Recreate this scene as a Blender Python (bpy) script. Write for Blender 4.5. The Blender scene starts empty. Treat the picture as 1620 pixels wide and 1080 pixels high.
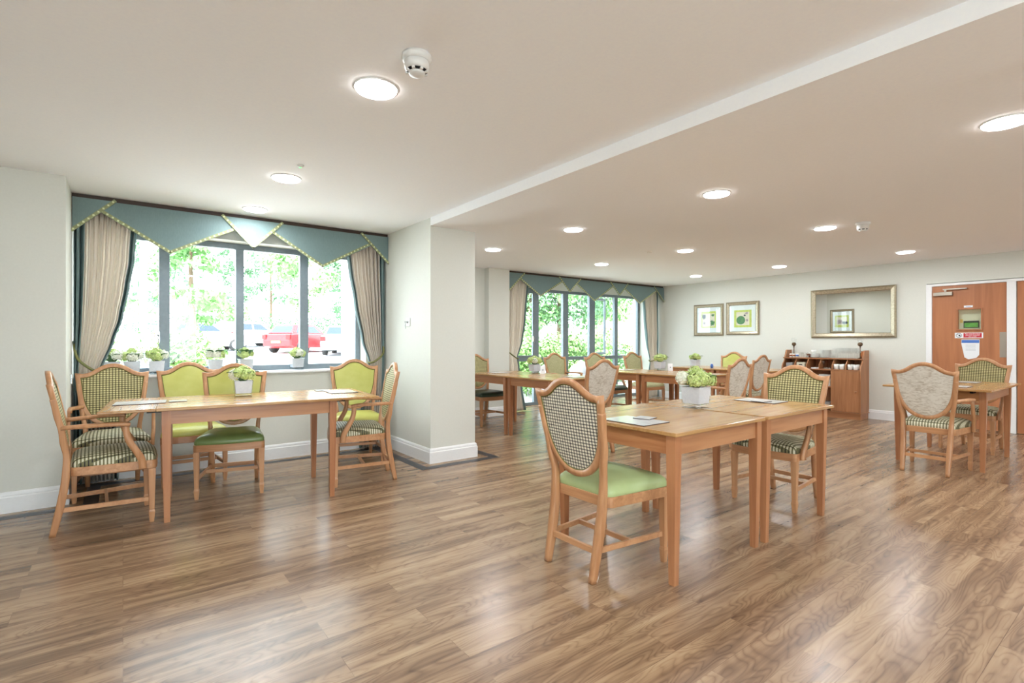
import bpy, math, random
from mathutils import Vector, Matrix
R = math.radians
random.seed(7)
SC = bpy.context.scene
COL = SC.collection

# ------------------------------------------------------------------ camera, world, sun, exposure
cam_d = bpy.data.cameras.new('camera'); cam = bpy.data.objects.new('camera', cam_d); COL.objects.link(cam)
cam.location = (0, 0, 1.2); cam.rotation_euler = (R(90), 0, R(-37.2))
cam_d.sensor_width = 36; cam_d.lens = 811 / 1620 * 36; cam_d.clip_end = 300; cam_d.clip_start = 0.05
SC.camera = cam

w = bpy.data.worlds.new('sky'); SC.world = w; w.use_nodes = True
bg = w.node_tree.nodes['Background']
bg.inputs[0].default_value = (0.82, 0.92, 1.0, 1); bg.inputs[1].default_value = 7.6

sun_d = bpy.data.lights.new('sun', 'SUN'); sun = bpy.data.objects.new('sun', sun_d); COL.objects.link(sun)
sun_d.energy = 14.0; sun_d.angle = R(2); sun_d.color = (1, 0.96, 0.9)
sun.rotation_euler = Vector((0.35, 0.45, -0.9)).to_track_quat('-Z', 'Y').to_euler()

SC.view_settings.view_transform = 'Standard'; SC.view_settings.look = 'None'
SC.view_settings.exposure = 0.37; SC.view_settings.gamma = 1.0; SC.view_settings.use_curve_mapping = False
LAMP_W = 9.5          # watts of each recessed ceiling light

# ------------------------------------------------------------------ helpers
def lin(c):
    o = []
    for v in c[:3]:
        v /= 255.0
        o.append(v / 12.92 if v <= 0.04045 else ((v + 0.055) / 1.055) ** 2.4)
    return (*o, 1)

class N:
    def __init__(s, m): s.t = m.node_tree; s.n = m.node_tree.nodes; s.l = m.node_tree.links
    def new(s, k, **kw):
        x = s.n.new(k)
        for a, b in kw.items(): setattr(x, a, b)
        return x
    def ln(s, a, b): s.l.new(a, b)
    def math(s, op, a, b=None, c=None):
        x = s.n.new('ShaderNodeMath'); x.operation = op
        for i, v in enumerate((a, b, c)):
            if v is None: continue
            if hasattr(v, 'default_value'): s.l.new(v, x.inputs[i])
            else: x.inputs[i].default_value = v
        return x.outputs[0]
    def ramp(s, f, st):
        x = s.n.new('ShaderNodeValToRGB'); e = x.color_ramp.elements
        while len(e) < len(st): e.new(0.5)
        for k, (p, c) in enumerate(st): e[k].position = p; e[k].color = c
        s.l.new(f, x.inputs[0]); return x.outputs[0]
    def mix(s, f, a, b, mode='MIX'):
        x = s.n.new('ShaderNodeMix'); x.data_type = 'RGBA'; x.blend_type = mode
        for i, v in ((0, f), (6, a), (7, b)):
            if hasattr(v, 'default_value'): s.l.new(v, x.inputs[i])
            else: x.inputs[i].default_value = v
        return x.outputs[2]

def base(name, col=(200, 200, 200), rough=0.5, metal=0.0, spec=0.5):
    m = bpy.data.materials.new(name); m.use_nodes = True
    b = m.node_tree.nodes['Principled BSDF']
    b.inputs['Base Color'].default_value = lin(col); b.inputs['Roughness'].default_value = rough
    b.inputs['Metallic'].default_value = metal; b.inputs['Specular IOR Level'].default_value = spec
    return m, b
def bump(n, b, h, s=0.2, d=0.002):
    x = n.new('ShaderNodeBump'); x.inputs['Strength'].default_value = s; x.inputs['Distance'].default_value = d
    n.ln(h, x.inputs['Height']); n.ln(x.outputs[0], b.inputs['Normal'])
def noisemat(name, c1, c2, scale=(20, 20, 20), rough=0.6, bs=0.1, det=4, spec=0.5, metal=0, lo=0.3, hi=0.7, dist=0.0):
    m, b = base(name, c1, rough, metal, spec); n = N(m)
    tc = n.new('ShaderNodeTexCoord'); mp = n.new('ShaderNodeMapping'); mp.inputs['Scale'].default_value = scale
    n.ln(tc.outputs['Object'], mp.inputs[0])
    t = n.new('ShaderNodeTexNoise'); t.inputs['Scale'].default_value = 1; t.inputs['Detail'].default_value = det
    t.inputs['Distortion'].default_value = dist
    n.ln(mp.outputs[0], t.inputs['Vector'])
    n.ln(n.ramp(t.outputs[0], [(lo, lin(c1)), (hi, lin(c2))]), b.inputs['Base Color'])
    if bs: bump(n, b, t.outputs[0], bs)
    return m
M = {}
def wood(name, dark, light, axis='X', rough=0.3, k=1.0, spec=0.5):
    s = {'X': (2.2, 38, 38), 'Y': (38, 2.2, 38), 'Z': (38, 38, 2.2)}[axis]
    m, b = base(name, light, rough, 0, spec); n = N(m)
    tc = n.new('ShaderNodeTexCoord'); mp = n.new('ShaderNodeMapping'); mp.inputs['Scale'].default_value = [v * k for v in s]
    n.ln(tc.outputs['Object'], mp.inputs[0])
    t = n.new('ShaderNodeTexNoise'); t.inputs['Scale'].default_value = 1; t.inputs['Detail'].default_value = 5; t.inputs['Distortion'].default_value = 0.6
    n.ln(mp.outputs[0], t.inputs['Vector'])
    mp2 = n.new('ShaderNodeMapping'); mp2.inputs['Scale'].default_value = [v * 0.16 * k for v in s]
    n.ln(tc.outputs['Object'], mp2.inputs[0])
    t2 = n.new('ShaderNodeTexNoise'); t2.inputs['Scale'].default_value = 1; t2.inputs['Detail'].default_value = 2; t2.inputs['Distortion'].default_value = 1.2
    n.ln(mp2.outputs[0], t2.inputs['Vector'])
    f = n.math('ADD', n.math('MULTIPLY', t.outputs[0], 0.55), n.math('MULTIPLY', t2.outputs[0], 0.45))
    n.ln(n.ramp(f, [(0.36, lin(dark)), (0.62, lin(light))]), b.inputs['Base Color'])
    bump(n, b, t.outputs[0], 0.02, 0.0005)
    return m

def paint(name, col, rough=0.75):
    return noisemat(name, col, tuple(min(255, v + 3) for v in col), (60, 60, 60), rough, 0.04)
M['wall'] = paint('cream_wall_paint', (218, 219, 211))
M['ceil'] = paint('white_ceiling_paint', (250, 251, 254), 0.9)
M['trim'] = paint('white_gloss_trim', (238, 239, 240), 0.35)
M['top'] = wood('table_top_oak', (162, 116, 70), (192, 150, 98), 'X', 0.22)
M['top_y'] = wood('table_top_oak_crosswise', (162, 116, 70), (192, 150, 98), 'Y', 0.22)
M['table'] = wood('table_oak', (158, 104, 70), (184, 132, 92), 'X', 0.3)
M['table_y'] = wood('table_oak_crosswise', (158, 100, 64), (186, 130, 88), 'Y', 0.24)
M['table_z'] = wood('table_oak_upright', (160, 102, 66), (184, 128, 88), 'Z', 0.35)
M['beech'] = wood('chair_beech', (176, 124, 84), (204, 154, 112), 'Z', 0.32)
M['beech_x'] = wood('chair_beech_crosswise', (176, 124, 84), (204, 154, 112), 'X', 0.32)
M['oakunit'] = wood('sideboard_oak', (150, 98, 62), (180, 126, 86), 'Z', 0.4)
M['oakunit_y'] = wood('sideboard_oak_crosswise', (150, 98, 62), (182, 128, 88), 'Y', 0.4)
M['door'] = wood('door_veneer', (166, 106, 70), (186, 124, 84), 'Z', 0.4, 0.6)
M['alu'] = noisemat('grey_window_frame', (118, 130, 138), (126, 138, 146), (30, 30, 30), 0.4, 0)
M['teal'] = noisemat('teal_curtain_fabric', (122, 144, 144), (133, 155, 155), (300, 300, 40), 0.7, 0.15)
M['cream_cloth'] = noisemat('cream_curtain_fabric', (230, 221, 210), (238, 230, 220), (200, 200, 40), 0.7, 0.12)
def sheer(m, k, col):
    n = N(m); out = [x for x in n.n if x.type == 'OUTPUT_MATERIAL'][0]; b = n.n['Principled BSDF']
    t = n.new('ShaderNodeBsdfTranslucent'); t.inputs[0].default_value = lin(col); mx = n.new('ShaderNodeMixShader'); mx.inputs[0].default_value = k
    n.ln(b.outputs[0], mx.inputs[1]); n.ln(t.outputs[0], mx.inputs[2]); n.ln(mx.outputs[0], out.inputs[0])
sheer(M['cream_cloth'], 0.42, (246, 240, 232))
sheer(M['teal'], 0.2, (130, 156, 158))
M['braid'] = noisemat('olive_braid', (140, 146, 104), (160, 166, 124), (150, 150, 150), 0.7, 0.3)
M['braid_dot'] = base('pale_braid_stud', (222, 226, 184), 0.6)[0]
M['rope'] = noisemat('olive_rope', (98, 98, 52), (132, 130, 76), (120, 120, 200), 0.6, 0.4)
M['pelmet_dark'] = base('pelmet_board_and_gap_shade', (58, 38, 30), 0.5)[0]  # brown-black also stands for the shadow line along the pelmet tops
M['lime'] = noisemat('lime_vinyl', (186, 186, 92), (194, 194, 104), (14, 14, 14), 0.35, 0.05)
M['darkgreen'] = noisemat('dark_green_vinyl', (46, 62, 50), (56, 72, 58), (14, 14, 14), 0.3, 0.05)
M['palegreen'] = noisemat('pale_green_vinyl', (176, 194, 136), (184, 202, 148), (14, 14, 14), 0.35, 0.05)
M['moss'] = noisemat('moss_green_vinyl', (112, 132, 76), (122, 142, 86), (14, 14, 14), 0.3, 0.05)
M['olivecloth'] = noisemat('olive_fabric', (160, 158, 116), (176, 172, 132), (40, 40, 40), 0.6, 0.1)
M['piping'] = base('olive_piping', (104, 100, 44), 0.6)[0]
M['black'] = base('black_metal', (22, 22, 24), 0.4, 0.6)[0]
M['strip'] = noisemat('dark_inlay_strip', (44, 44, 48), (58, 58, 62), (30, 30, 30), 0.35, 0.02)
M['chrome'] = base('chrome', (200, 200, 200), 0.25, 1.0)[0]
M['satin'] = base('satin_steel', (176, 168, 156), 0.4, 0.9)[0]
M['bronze'] = base('bronze_metal', (112, 92, 72), 0.28, 0.9)[0]
M['silverframe'] = noisemat('champagne_frame', (176, 166, 144), (204, 194, 170), (40, 40, 40), 0.32, 0.05, metal=0.6)
M['frame_edge'] = noisemat('dark_champagne_edge', (138, 126, 104), (156, 144, 118), (40, 40, 40), 0.4, 0.05, metal=0.5)
M['white'] = base('white_ceramic', (236, 236, 232), 0.25)[0]
M['plastic'] = base('white_plastic', (232, 232, 230), 0.4)[0]
M['liner'] = noisemat('frosted_white_liner', (228, 225, 234), (238, 236, 242), (60, 60, 60), 0.5, 0.05)
M['leaf'] = noisemat('dark_leaf', (62, 98, 58), (98, 138, 84), (60, 60, 60), 0.45, 0.1)
M['petal'] = noisemat('pale_petals', (232, 236, 214), (246, 246, 236), (50, 50, 50), 0.6, 0)
M['petalg'] = noisemat('green_petals', (176, 202, 108), (218, 230, 166), (50, 50, 50), 0.6, 0)
M['card'] = base('white_card', (236, 238, 240), 0.25)[0]
M['cardedge'] = base('dark_cork_edge', (60, 42, 42), 0.6)[0]
M['matprint'] = noisemat('grey_mottled_laminate', (206, 208, 210), (232, 232, 232), (20, 20, 20), 0.16, 0)
M['copper'] = base('copper', (168, 100, 62), 0.3, 0.9)[0]
M['whitebox'] = noisemat('off_white_cardboard', (206, 200, 178), (214, 208, 188), (20, 20, 20), 0.7, 0.03)
M['greybox'] = base('grey_plastic', (150, 148, 146), 0.5)[0]
M['red'] = base('red_car_paint', (196, 40, 44), 0.25)[0]
M['whitecar'] = base('white_car_paint', (224, 226, 230), 0.25)[0]
M['silvercar'] = base('silver_car_paint', (180, 186, 192), 0.25, 0.4)[0]
M['carglass'] = base('car_window_glass', (44, 58, 74), 0.08)[0]
M['tyre'] = base('tyre_rubber', (34, 34, 36), 0.7)[0]
M['plate'] = base('number_plate_plastic', (214, 200, 110), 0.4)[0]
M['tail'] = base('tail_light_plastic', (150, 14, 16), 0.2)[0]
M['tarmac'] = noisemat('pale_tarmac', (196, 198, 200), (208, 210, 212), (6, 6, 6), 0.9, 0.05)
M['gravel'] = noisemat('pale_paving', (170, 172, 168), (196, 196, 190), (9, 9, 9), 0.9, 0.05)
M['grass'] = noisemat('lawn', (96, 124, 60), (130, 156, 84), (5, 5, 5), 0.9, 0.2)
M['hedge'] = noisemat('hedge_leaf', (78, 118, 58), (128, 166, 92), (3, 3, 3), 0.6, 0)
M['hedge2'] = noisemat('bank_leaf', (74, 116, 60), (142, 176, 108), (2, 2, 2), 0.6, 0)
M['tree'] = noisemat('tree_leaf', (92, 142, 76), (140, 184, 116), (1.2, 1.2, 1.2), 0.6, 0)
M['treed'] = noisemat('dark_tree_leaf', (70, 112, 76), (112, 152, 108), (1.2, 1.2, 1.2), 0.6, 0)
M['bark'] = noisemat('bark', (88, 70, 54), (120, 100, 80), (8, 8, 2), 0.9, 0.4)
M['fence'] = wood('fence_timber', (150, 128, 104), (182, 160, 132), 'Z', 0.8)
M['render'] = paint('white_render', (236, 236, 232), 0.9)
M['pole'] = base('pale_painted_pole', (150, 162, 170), 0.5)[0]
M['rock'] = noisemat('pale_rock', (190, 190, 196), (222, 222, 226), (4, 4, 4), 0.9, 0.4)
M['screen'] = base('dark_sign_frame', (24, 34, 22), 0.4)[0]
M['signgreen'] = noisemat('green_sign_board', (88, 160, 62), (120, 190, 90), (14, 14, 14), 0.5, 0)
M['signred'] = base('red_sign', (196, 40, 56), 0.4)[0]
M['signblue'] = base('blue_print', (74, 118, 196), 0.5)[0]
M['ink'] = base('dark_ink', (30, 28, 36), 0.6)[0]
M['inkgrey'] = base('grey_ink', (140, 146, 160), 0.6)[0]
M['paper'] = base('white_paper', (234, 238, 242), 0.6)[0]
M['yellow'] = base('yellow_notice', (236, 206, 110), 0.5)[0]
M['backroom'] = paint('corridor_cream', (224, 224, 196), 0.8)

def floor_mat():
    m, b = base('oak_plank_floor', (170, 130, 95), 0.3, 0, 0.75); n = N(m)
    tc = n.new('ShaderNodeTexCoord')
    br = n.new('ShaderNodeTexBrick'); br.offset = 0.37; br.offset_frequency = 2
    br.inputs['Color1'].default_value = (0, 0, 0, 1); br.inputs['Color2'].default_value = (1, 1, 1, 1)
    br.inputs['Mortar'].default_value = (0.5, 0.5, 0.5, 1)
    br.inputs['Scale'].default_value = 1; br.inputs['Brick Width'].default_value = 1.05; br.inputs['Row Height'].default_value = 0.15
    br.inputs['Mortar Size'].default_value = 0.0012; br.inputs['Mortar Smooth'].default_value = 0.1; br.inputs['Bias'].default_value = 0
    n.ln(tc.outputs['Object'], br.inputs['Vector'])
    rnd = n.new('ShaderNodeSeparateColor'); n.ln(br.outputs['Color'], rnd.inputs[0]); r = rnd.outputs[0]
    def nz(scale, det, dist, wm):
        mp = n.new('ShaderNodeMapping'); mp.inputs['Scale'].default_value = scale
        n.ln(tc.outputs['Object'], mp.inputs[0])
        t = n.new('ShaderNodeTexNoise'); t.noise_dimensions = '4D'; t.inputs['Scale'].default_value = 1
        t.inputs['Detail'].default_value = det; t.inputs['Distortion'].default_value = dist
        n.ln(mp.outputs[0], t.inputs['Vector']); n.ln(n.math('MULTIPLY', r, wm), t.inputs['W'])
        return t.outputs[0]
    big = nz((0.9, 13, 1), 4, 0.6, 37.0)
    fine = nz((3.0, 62, 1), 4, 0.3, 19.0)
    fig = nz((1.5, 8, 1), 1.5, 0.8, 53.0)
    ring = n.math('ABSOLUTE', n.math('SINE', n.math('MULTIPLY', fig, 60.0)))
    ring = n.math('POWER', ring, 0.6)
    tone = n.math('ADD', n.math('MULTIPLY', big, 0.85), n.math('ADD', n.math('MULTIPLY', fine, 0.22), n.math('MULTIPLY', r, 0.07)))
    tone = n.math('ADD', tone, n.math('MULTIPLY', ring, 0.12))
    c = n.ramp(tone, [(0.44, lin((92, 70, 52))), (0.60, lin((132, 104, 80))), (0.74, lin((163, 134, 105))), (0.90, lin((188, 162, 130)))])
    seam = n.mix(n.math('MULTIPLY', br.outputs['Fac'], 0.3), c, lin((84, 58, 42)))
    n.ln(seam, b.inputs['Base Color'])
    b.inputs['Roughness'].default_value = 0.27
    bump(n, b, n.math('SUBTRACT', n.math('MULTIPLY', fine, 0.5), n.math('MULTIPLY', br.outputs['Fac'], 0.4)), 0.02, 0.0006)
    return m
M['floor'] = floor_mat()

def check_mat(name, plane, cell=0.0105, light=(222, 210, 172), mid=(158, 152, 84), dark=(26, 22, 20), wd=0.56):
    m, b = base(name, mid, 0.6); n = N(m)
    tc = n.new('ShaderNodeTexCoord'); s = n.new('ShaderNodeSeparateXYZ'); n.ln(tc.outputs['Object'], s.inputs[0])
    a = s.outputs[0]; c = s.outputs[2] if plane == 'XZ' else s.outputs[1]
    def fr(v, k=1.0): return n.math('FRACT', n.math('ADD', n.math('DIVIDE', v, cell * 2 * k), 50))
    fa, fc = fr(a), fr(c, 0.85)
    def dot(f): return n.math('LESS_THAN', n.math('ABSOLUTE', n.math('SUBTRACT', f, 0.5 + wd / 2)), 0.17)
    both = n.math('MULTIPLY', n.math('LESS_THAN', fa, wd), n.math('LESS_THAN', fc, wd))
    nei = n.math('MULTIPLY', dot(fa), dot(fc))
    c1 = n.mix(both, lin(mid), lin(light)); c2 = n.mix(nei, c1, lin(dark))
    t = n.new('ShaderNodeTexNoise'); t.inputs['Scale'].default_value = 400; n.ln(tc.outputs['Object'], t.inputs['Vector'])
    c3 = n.mix(0.25, c2, n.ramp(t.outputs[0], [(0.3, (0.3, 0.3, 0.3, 1)), (0.7, (0.8, 0.8, 0.8, 1))]), 'OVERLAY')
    n.ln(c3, b.inputs['Base Color']); bump(n, b, both, 0.3, 0.001)
    return m
M['check'] = check_mat('olive_check_fabric', 'XZ', mid=(128, 118, 70), light=(206, 196, 146))
M['check_seat'] = check_mat('olive_check_seat_fabric', 'XY', 0.011, mid=(112, 108, 72), light=(214, 210, 184))
M['check_back'] = check_mat('navy_cream_check_fabric', 'XZ', 0.0098, (232, 226, 206), (134, 128, 114), (30, 30, 46), 0.62)

def toile():
    m, b = base('cream_toile_fabric', (214, 204, 186), 0.65); n = N(m)
    tc = n.new('ShaderNodeTexCoord'); mp = n.new('ShaderNodeMapping'); mp.inputs['Scale'].default_value = (26, 26, 80)
    n.ln(tc.outputs['Object'], mp.inputs[0])
    t = n.new('ShaderNodeTexNoise'); t.inputs['Scale'].default_value = 1; t.inputs['Detail'].default_value = 8; t.inputs['Distortion'].default_value = 0.9
    n.ln(mp.outputs[0], t.inputs['Vector'])
    t2 = n.new('ShaderNodeTexNoise'); t2.inputs['Scale'].default_value = 5; t2.inputs['Detail'].default_value = 2
    n.ln(tc.outputs['Object'], t2.inputs['Vector'])
    f = n.math('ADD', t.outputs[0], n.math('MULTIPLY', t2.outputs[0], 0.3))
    n.ln(n.ramp(f, [(0.5, lin((180, 169, 152))), (0.62, lin((200, 192, 178))), (0.75, lin((214, 208, 196)))]), b.inputs['Base Color'])
    return m
M['toile'] = toile()

def glassy(name, tint=(0.97, 0.99, 0.98), fac=None, ior=1.45, rough=0.0):
    m = bpy.data.materials.new(name); m.use_nodes = True; n = N(m); n.n.clear()
    o = n.new('ShaderNodeOutputMaterial'); mx = n.new('ShaderNodeMixShader')
    tr = n.new('ShaderNodeBsdfTransparent'); tr.inputs[0].default_value = (*tint, 1)
    gl = n.new('ShaderNodeBsdfGlossy'); gl.inputs['Roughness'].default_value = rough
    lw = n.new('ShaderNodeLayerWeight'); lw.inputs[0].default_value = 0.5
    f0 = ((ior - 1) / (ior + 1)) ** 2
    fr = n.math('ADD', n.math('MULTIPLY', n.math('POWER', lw.outputs['Facing'], 5.0), 1 - f0), f0)
    n.ln(fr, mx.inputs[0]); n.ln(tr.outputs[0], mx.inputs[1]); n.ln(gl.outputs[0], mx.inputs[2]); n.ln(mx.outputs[0], o.inputs[0])
    return m
M['glass'] = glassy('window_glass')
M['tumbler'] = glassy('drinking_glass', (0.97, 0.98, 0.98), ior=1.6)
M['vaseglass'] = glassy('vase_glass', (0.96, 0.98, 0.98), ior=1.5)
mm, bb = base('mirror_silver', (235, 238, 235), 0.01, 1.0); M['mirror'] = mm
def emis(name, col, st):
    m = bpy.data.materials.new(name); m.use_nodes = True; n = N(m); n.n.clear()
    o = n.new('ShaderNodeOutputMaterial'); e = n.new('ShaderNodeEmission'); e.inputs[0].default_value = (*col, 1); e.inputs[1].default_value = st
    n.ln(e.outputs[0], o.inputs[0]); return m
M['lamp'] = emis('lit_lamp_diffuser', (1.0, 0.98, 0.95), 14.0)
M['led'] = emis('green_led', (0.2, 1.0, 0.3), 2.0)

# ---- mesh builder
class MB:
    def __init__(s): s.v = []; s.f = []; s.m = []; s.sm = []
    def add(s, vs, fs, mi=0, smooth=False):
        o = len(s.v); s.v += [tuple(p) for p in vs]
        for f in fs: s.f.append(tuple(i + o for i in f)); s.m.append(mi); s.sm.append(smooth)
        return s
    def box(s, a, b, mi=0, mat=None):
        x0, y0, z0 = a; x1, y1, z1 = b
        v = [(x0, y0, z0), (x1, y0, z0), (x1, y1, z0), (x0, y1, z0), (x0, y0, z1), (x1, y0, z1), (x1, y1, z1), (x0, y1, z1)]
        if mat: v = [tuple(mat @ Vector(p)) for p in v]
        return s.add(v, [(0, 3, 2, 1), (4, 5, 6, 7), (0, 1, 5, 4), (1, 2, 6, 5), (2, 3, 7, 6), (3, 0, 4, 7)], mi)
    def taper(s, c0, w0, d0, z0, c1, w1, d1, z1, mi=0):
        v = []
        for (cx, cy), ww, dd, z in ((c0, w0, d0, z0), (c1, w1, d1, z1)):
            v += [(cx - ww / 2, cy - dd / 2, z), (cx + ww / 2, cy - dd / 2, z), (cx + ww / 2, cy + dd / 2, z), (cx - ww / 2, cy + dd / 2, z)]
        return s.add(v, [(0, 3, 2, 1), (4, 5, 6, 7), (0, 1, 5, 4), (1, 2, 6, 5), (2, 3, 7, 6), (3, 0, 4, 7)], mi)
    def prism(s, poly, a, b, axis='y', mi=0):
        n = len(poly)
        def P(p, t): return {'y': (p[0], t, p[1]), 'x': (t, p[0], p[1]), 'z': (p[0], p[1], t)}[axis]
        v = [P(p, a) for p in poly] + [P(p, b) for p in poly]
        return s.add(v, [tuple(range(n)), tuple(range(2 * n - 1, n - 1, -1))] + [(i, n + i, n + (i + 1) % n, (i + 1) % n) for i in range(n)], mi)
    def lathe(s, prof, c=(0, 0, 0), n=20, mi=0, smooth=True, sx=1, sy=1, cap=True):
        v = []; f = []
        for r, z in prof:
            for k in range(n):
                a = 2 * math.pi * k / n; v.append((c[0] + r * sx * math.cos(a), c[1] + r * sy * math.sin(a), c[2] + z))
        for j in range(len(prof) - 1):
            for k in range(n):
                f.append((j * n + k, j * n + (k + 1) % n, (j + 1) * n + (k + 1) % n, (j + 1) * n + k))
        if cap: f.append(tuple(range(n - 1, -1, -1))); f.append(tuple((len(prof) - 1) * n + k for k in range(n)))
        return s.add(v, f, mi, smooth)
    def sweep(s, pts, prof, up=(0, 0, 1), closed=False, mi=0, smooth=True, scl=None):
        """profile (a,b) list swept along pts; a along side axis, b along 'up'-ish axis"""
        pts = [Vector(p) for p in pts]; n = len(pts); k = len(prof); up = Vector(up); v = []
        for i, p in enumerate(pts):
            if closed: t = (pts[(i + 1) % n] - pts[i - 1])
            else: t = pts[min(i + 1, n - 1)] - pts[max(i - 1, 0)]
            t.normalize(); side = t.cross(up)
            if side.length < 1e-4: side = Vector((1, 0, 0))
            side.normalize(); u2 = side.cross(t).normalized()
            f = 1 if scl is None else scl[i]
            # mitre widening
            for a, b in prof: v.append(p + side * a * f + u2 * b * f)
        fs = []
        rng = n if closed else n - 1
        for i in range(rng):
            j = (i + 1) % n
            for q in range(k): fs.append((i * k + q, i * k + (q + 1) % k, j * k + (q + 1) % k, j * k + q))
        if not closed: fs += [tuple(range(k - 1, -1, -1)), tuple((n - 1) * k + q for q in range(k))]
        return s.add(v, fs, mi, smooth)
    def tube(s, pts, r, n=8, closed=False, mi=0, scl=None):
        return s.sweep(pts, [(r * math.cos(2 * math.pi * q / n), r * math.sin(2 * math.pi * q / n)) for q in range(n)], closed=closed, mi=mi, scl=scl)
    def build(s, name, mats, parent=None, bevel=0, loc=None, rotz=0, solid=0, sub=0):
        me = bpy.data.meshes.new(name); me.from_pydata(s.v, [], s.f)
        for m in (mats if isinstance(mats, (list, tuple)) else [mats]): me.materials.append(m if not isinstance(m, str) else M[m])
        me.polygons.foreach_set('material_index', s.m); me.polygons.foreach_set('use_smooth', s.sm)
        me.update()
        import bmesh
        b = bmesh.new(); b.from_mesh(me); bmesh.ops.recalc_face_normals(b, faces=b.faces); b.to_mesh(me); b.free()
        o = bpy.data.objects.new(name, me); COL.objects.link(o)
        if parent: o.parent = parent
        if loc: o.location = loc
        if rotz: o.rotation_euler = (0, 0, rotz)
        if solid:
            q = o.modifiers.new('thick', 'SOLIDIFY'); q.thickness = solid; q.offset = 0
        if bevel:
            q = o.modifiers.new('bevel', 'BEVEL'); q.width = bevel; q.segments = 2; q.limit_method = 'ANGLE'; q.angle_limit = R(35)
        if sub:
            q = o.modifiers.new('sub', 'SUBSURF'); q.levels = sub; q.render_levels = sub
        return o
def tag(o, label, cat, group=None, kind=None):
    o['label'] = label; o['category'] = cat
    if group: o['group'] = group
    if kind: o['kind'] = kind
    return o
def struct(o): o['kind'] = 'structure'; return o
def empty(name, loc, rz=0):
    o = bpy.data.objects.new(name, None); COL.objects.link(o); o.location = loc; o.rotation_euler = (0, 0, rz); o.empty_display_size = 0.1
    return o
def copy_tree(o, parent=None):
    kids = [c for c in bpy.data.objects if c.parent == o]
    c = o.copy(); COL.objects.link(c)
    if parent: c.parent = parent
    for k in kids: copy_tree(k, c)
    return c
def B(name, a, b, m, parent=None, bevel=0, st=False):
    o = MB().box(a, b).build(name, m, parent, bevel)
    return struct(o) if st else o
def text(name, s, size, m, parent, mat4, align='CENTER', ext=0.0003):
    c = bpy.data.curves.new(name, 'FONT'); c.body = s; c.size = size; c.align_x = align; c.align_y = 'CENTER'; c.extrude = ext
    t = bpy.data.objects.new(name + '_src', c); COL.objects.link(t)
    bpy.context.view_layer.update()
    me = bpy.data.meshes.new_from_object(t.evaluated_get(bpy.context.evaluated_depsgraph_get()))
    bpy.data.objects.remove(t, do_unlink=True)
    me.transform(mat4); me.materials.clear(); me.materials.append(M[m])
    o = bpy.data.objects.new(name, me); COL.objects.link(o); o.parent = parent
    return o
def lerp_prof(tab, z):
    tab = sorted(tab)
    if z <= tab[0][0]: return tab[0][1:]
    for a, b in zip(tab, tab[1:]):
        if z <= b[0]:
            t = (z - a[0]) / (b[0] - a[0]); t = t * t * (3 - 2 * t) * 0.5 + t * 0.5
            return tuple(p + (q - p) * t for p, q in zip(a[1:], b[1:]))
    return tab[-1][1:]
def smooth_path(pts, n=6):
    P = [Vector(p) for p in pts]; out = []
    for i in range(len(P) - 1):
        p0 = P[max(i - 1, 0)]; p1 = P[i]; p2 = P[i + 1]; p3 = P[min(i + 2, len(P) - 1)]
        for k in range(n):
            t = k / n
            out.append(0.5 * ((2 * p1) + (p2 - p0) * t + (2 * p0 - 5 * p1 + 4 * p2 - p3) * t * t + (3 * p1 - p0 - 3 * p2 + p3) * t ** 3))
    out.append(P[-1]); return out

# ------------------------------------------------------------------ room shell
HL, HR, HB = 2.42, 2.38, 2.34
fl = MB().box((-2.8, -4.0, -0.15), (9.5, 7.6, 0)).build('floor', 'floor'); struct(fl)
c1 = MB().box((-2.8, -4.0, HL), (2.41, 6.05, 2.7)).build('ceiling', 'ceil'); struct(c1)
c2 = MB().box((2.93, -4.0, HR), (9.5, 7.65, 2.7)).build('ceiling', 'ceil'); struct(c2)
B('ceiling_beam', (2.41, -4.0, HB), (2.93, 4.5, 2.7), 'ceil', st=True)
B('wall_pier', (2.41, 4.5, 0), (2.93, 6.05, 2.7), 'wall', st=True)
B('wall_wing', (2.5, 6.05, -0.3), (2.93, 7.35, 2.9), 'render', st=True)
B('wall_far', (2.93, 6.87, 0), (4.66, 7.35, 2.7), 'wall', st=True)
B('wall_stub', (4.66, 6.75, 0), (5.07, 7.65, 2.7), 'wall', st=True)
B('wall_left', (-2.8, -4.0, 0), (-2.6, 5.0, 2.7), 'wall', st=True)
B('wall_left_return', (-2.8, 5.0, 0), (-0.335, 6.05, 2.7), 'wall', st=True)
wb = MB()
for a_, b_ in ((-2.8, -2.2), (1.6, 9.5)): wb.box((a_, -4.2, 0), (b_, -4.0, 2.7))
for a_, b_ in ((-2.2, 1.6),): wb.box((a_, -4.2, 2.25), (b_, -4.0, 2.7)); wb.box((a_, -4.2, 0), (b_, -4.0, 0.1))  # unseen opening added behind the camera for daylight
struct(wb.build('wall_back', 'wall'))
s1 = MB()
s1.box((-0.335, 5.65, 0), (2.41, 6.05, 0.875)); s1.box((-0.335, 5.65, 2.19), (2.41, 6.05, 2.7)); s1.box((2.2, 5.65, 0.875), (2.41, 6.05, 2.19))
struct(s1.build('wall_front', 'wall'))
B('wall_over_window', (5.07, 7.44, 2.2), (9.27, 7.65, 2.7), 'wall', st=True)
s2 = MB(); s2.box((9.27, 2.285, 0), (9.47, 7.65, 2.7)); s2.box((9.27, -4.0, 2.03), (9.47, 2.285, 2.7)); s2.box((9.27, -4.0, 0), (9.47, 0.42, 2.03))
struct(s2.build('wall_right', 'wall'))
B('wall_corridor', (10.6, -0.6, 0), (10.7, 3.2, 2.7), 'backroom', st=True)
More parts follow.
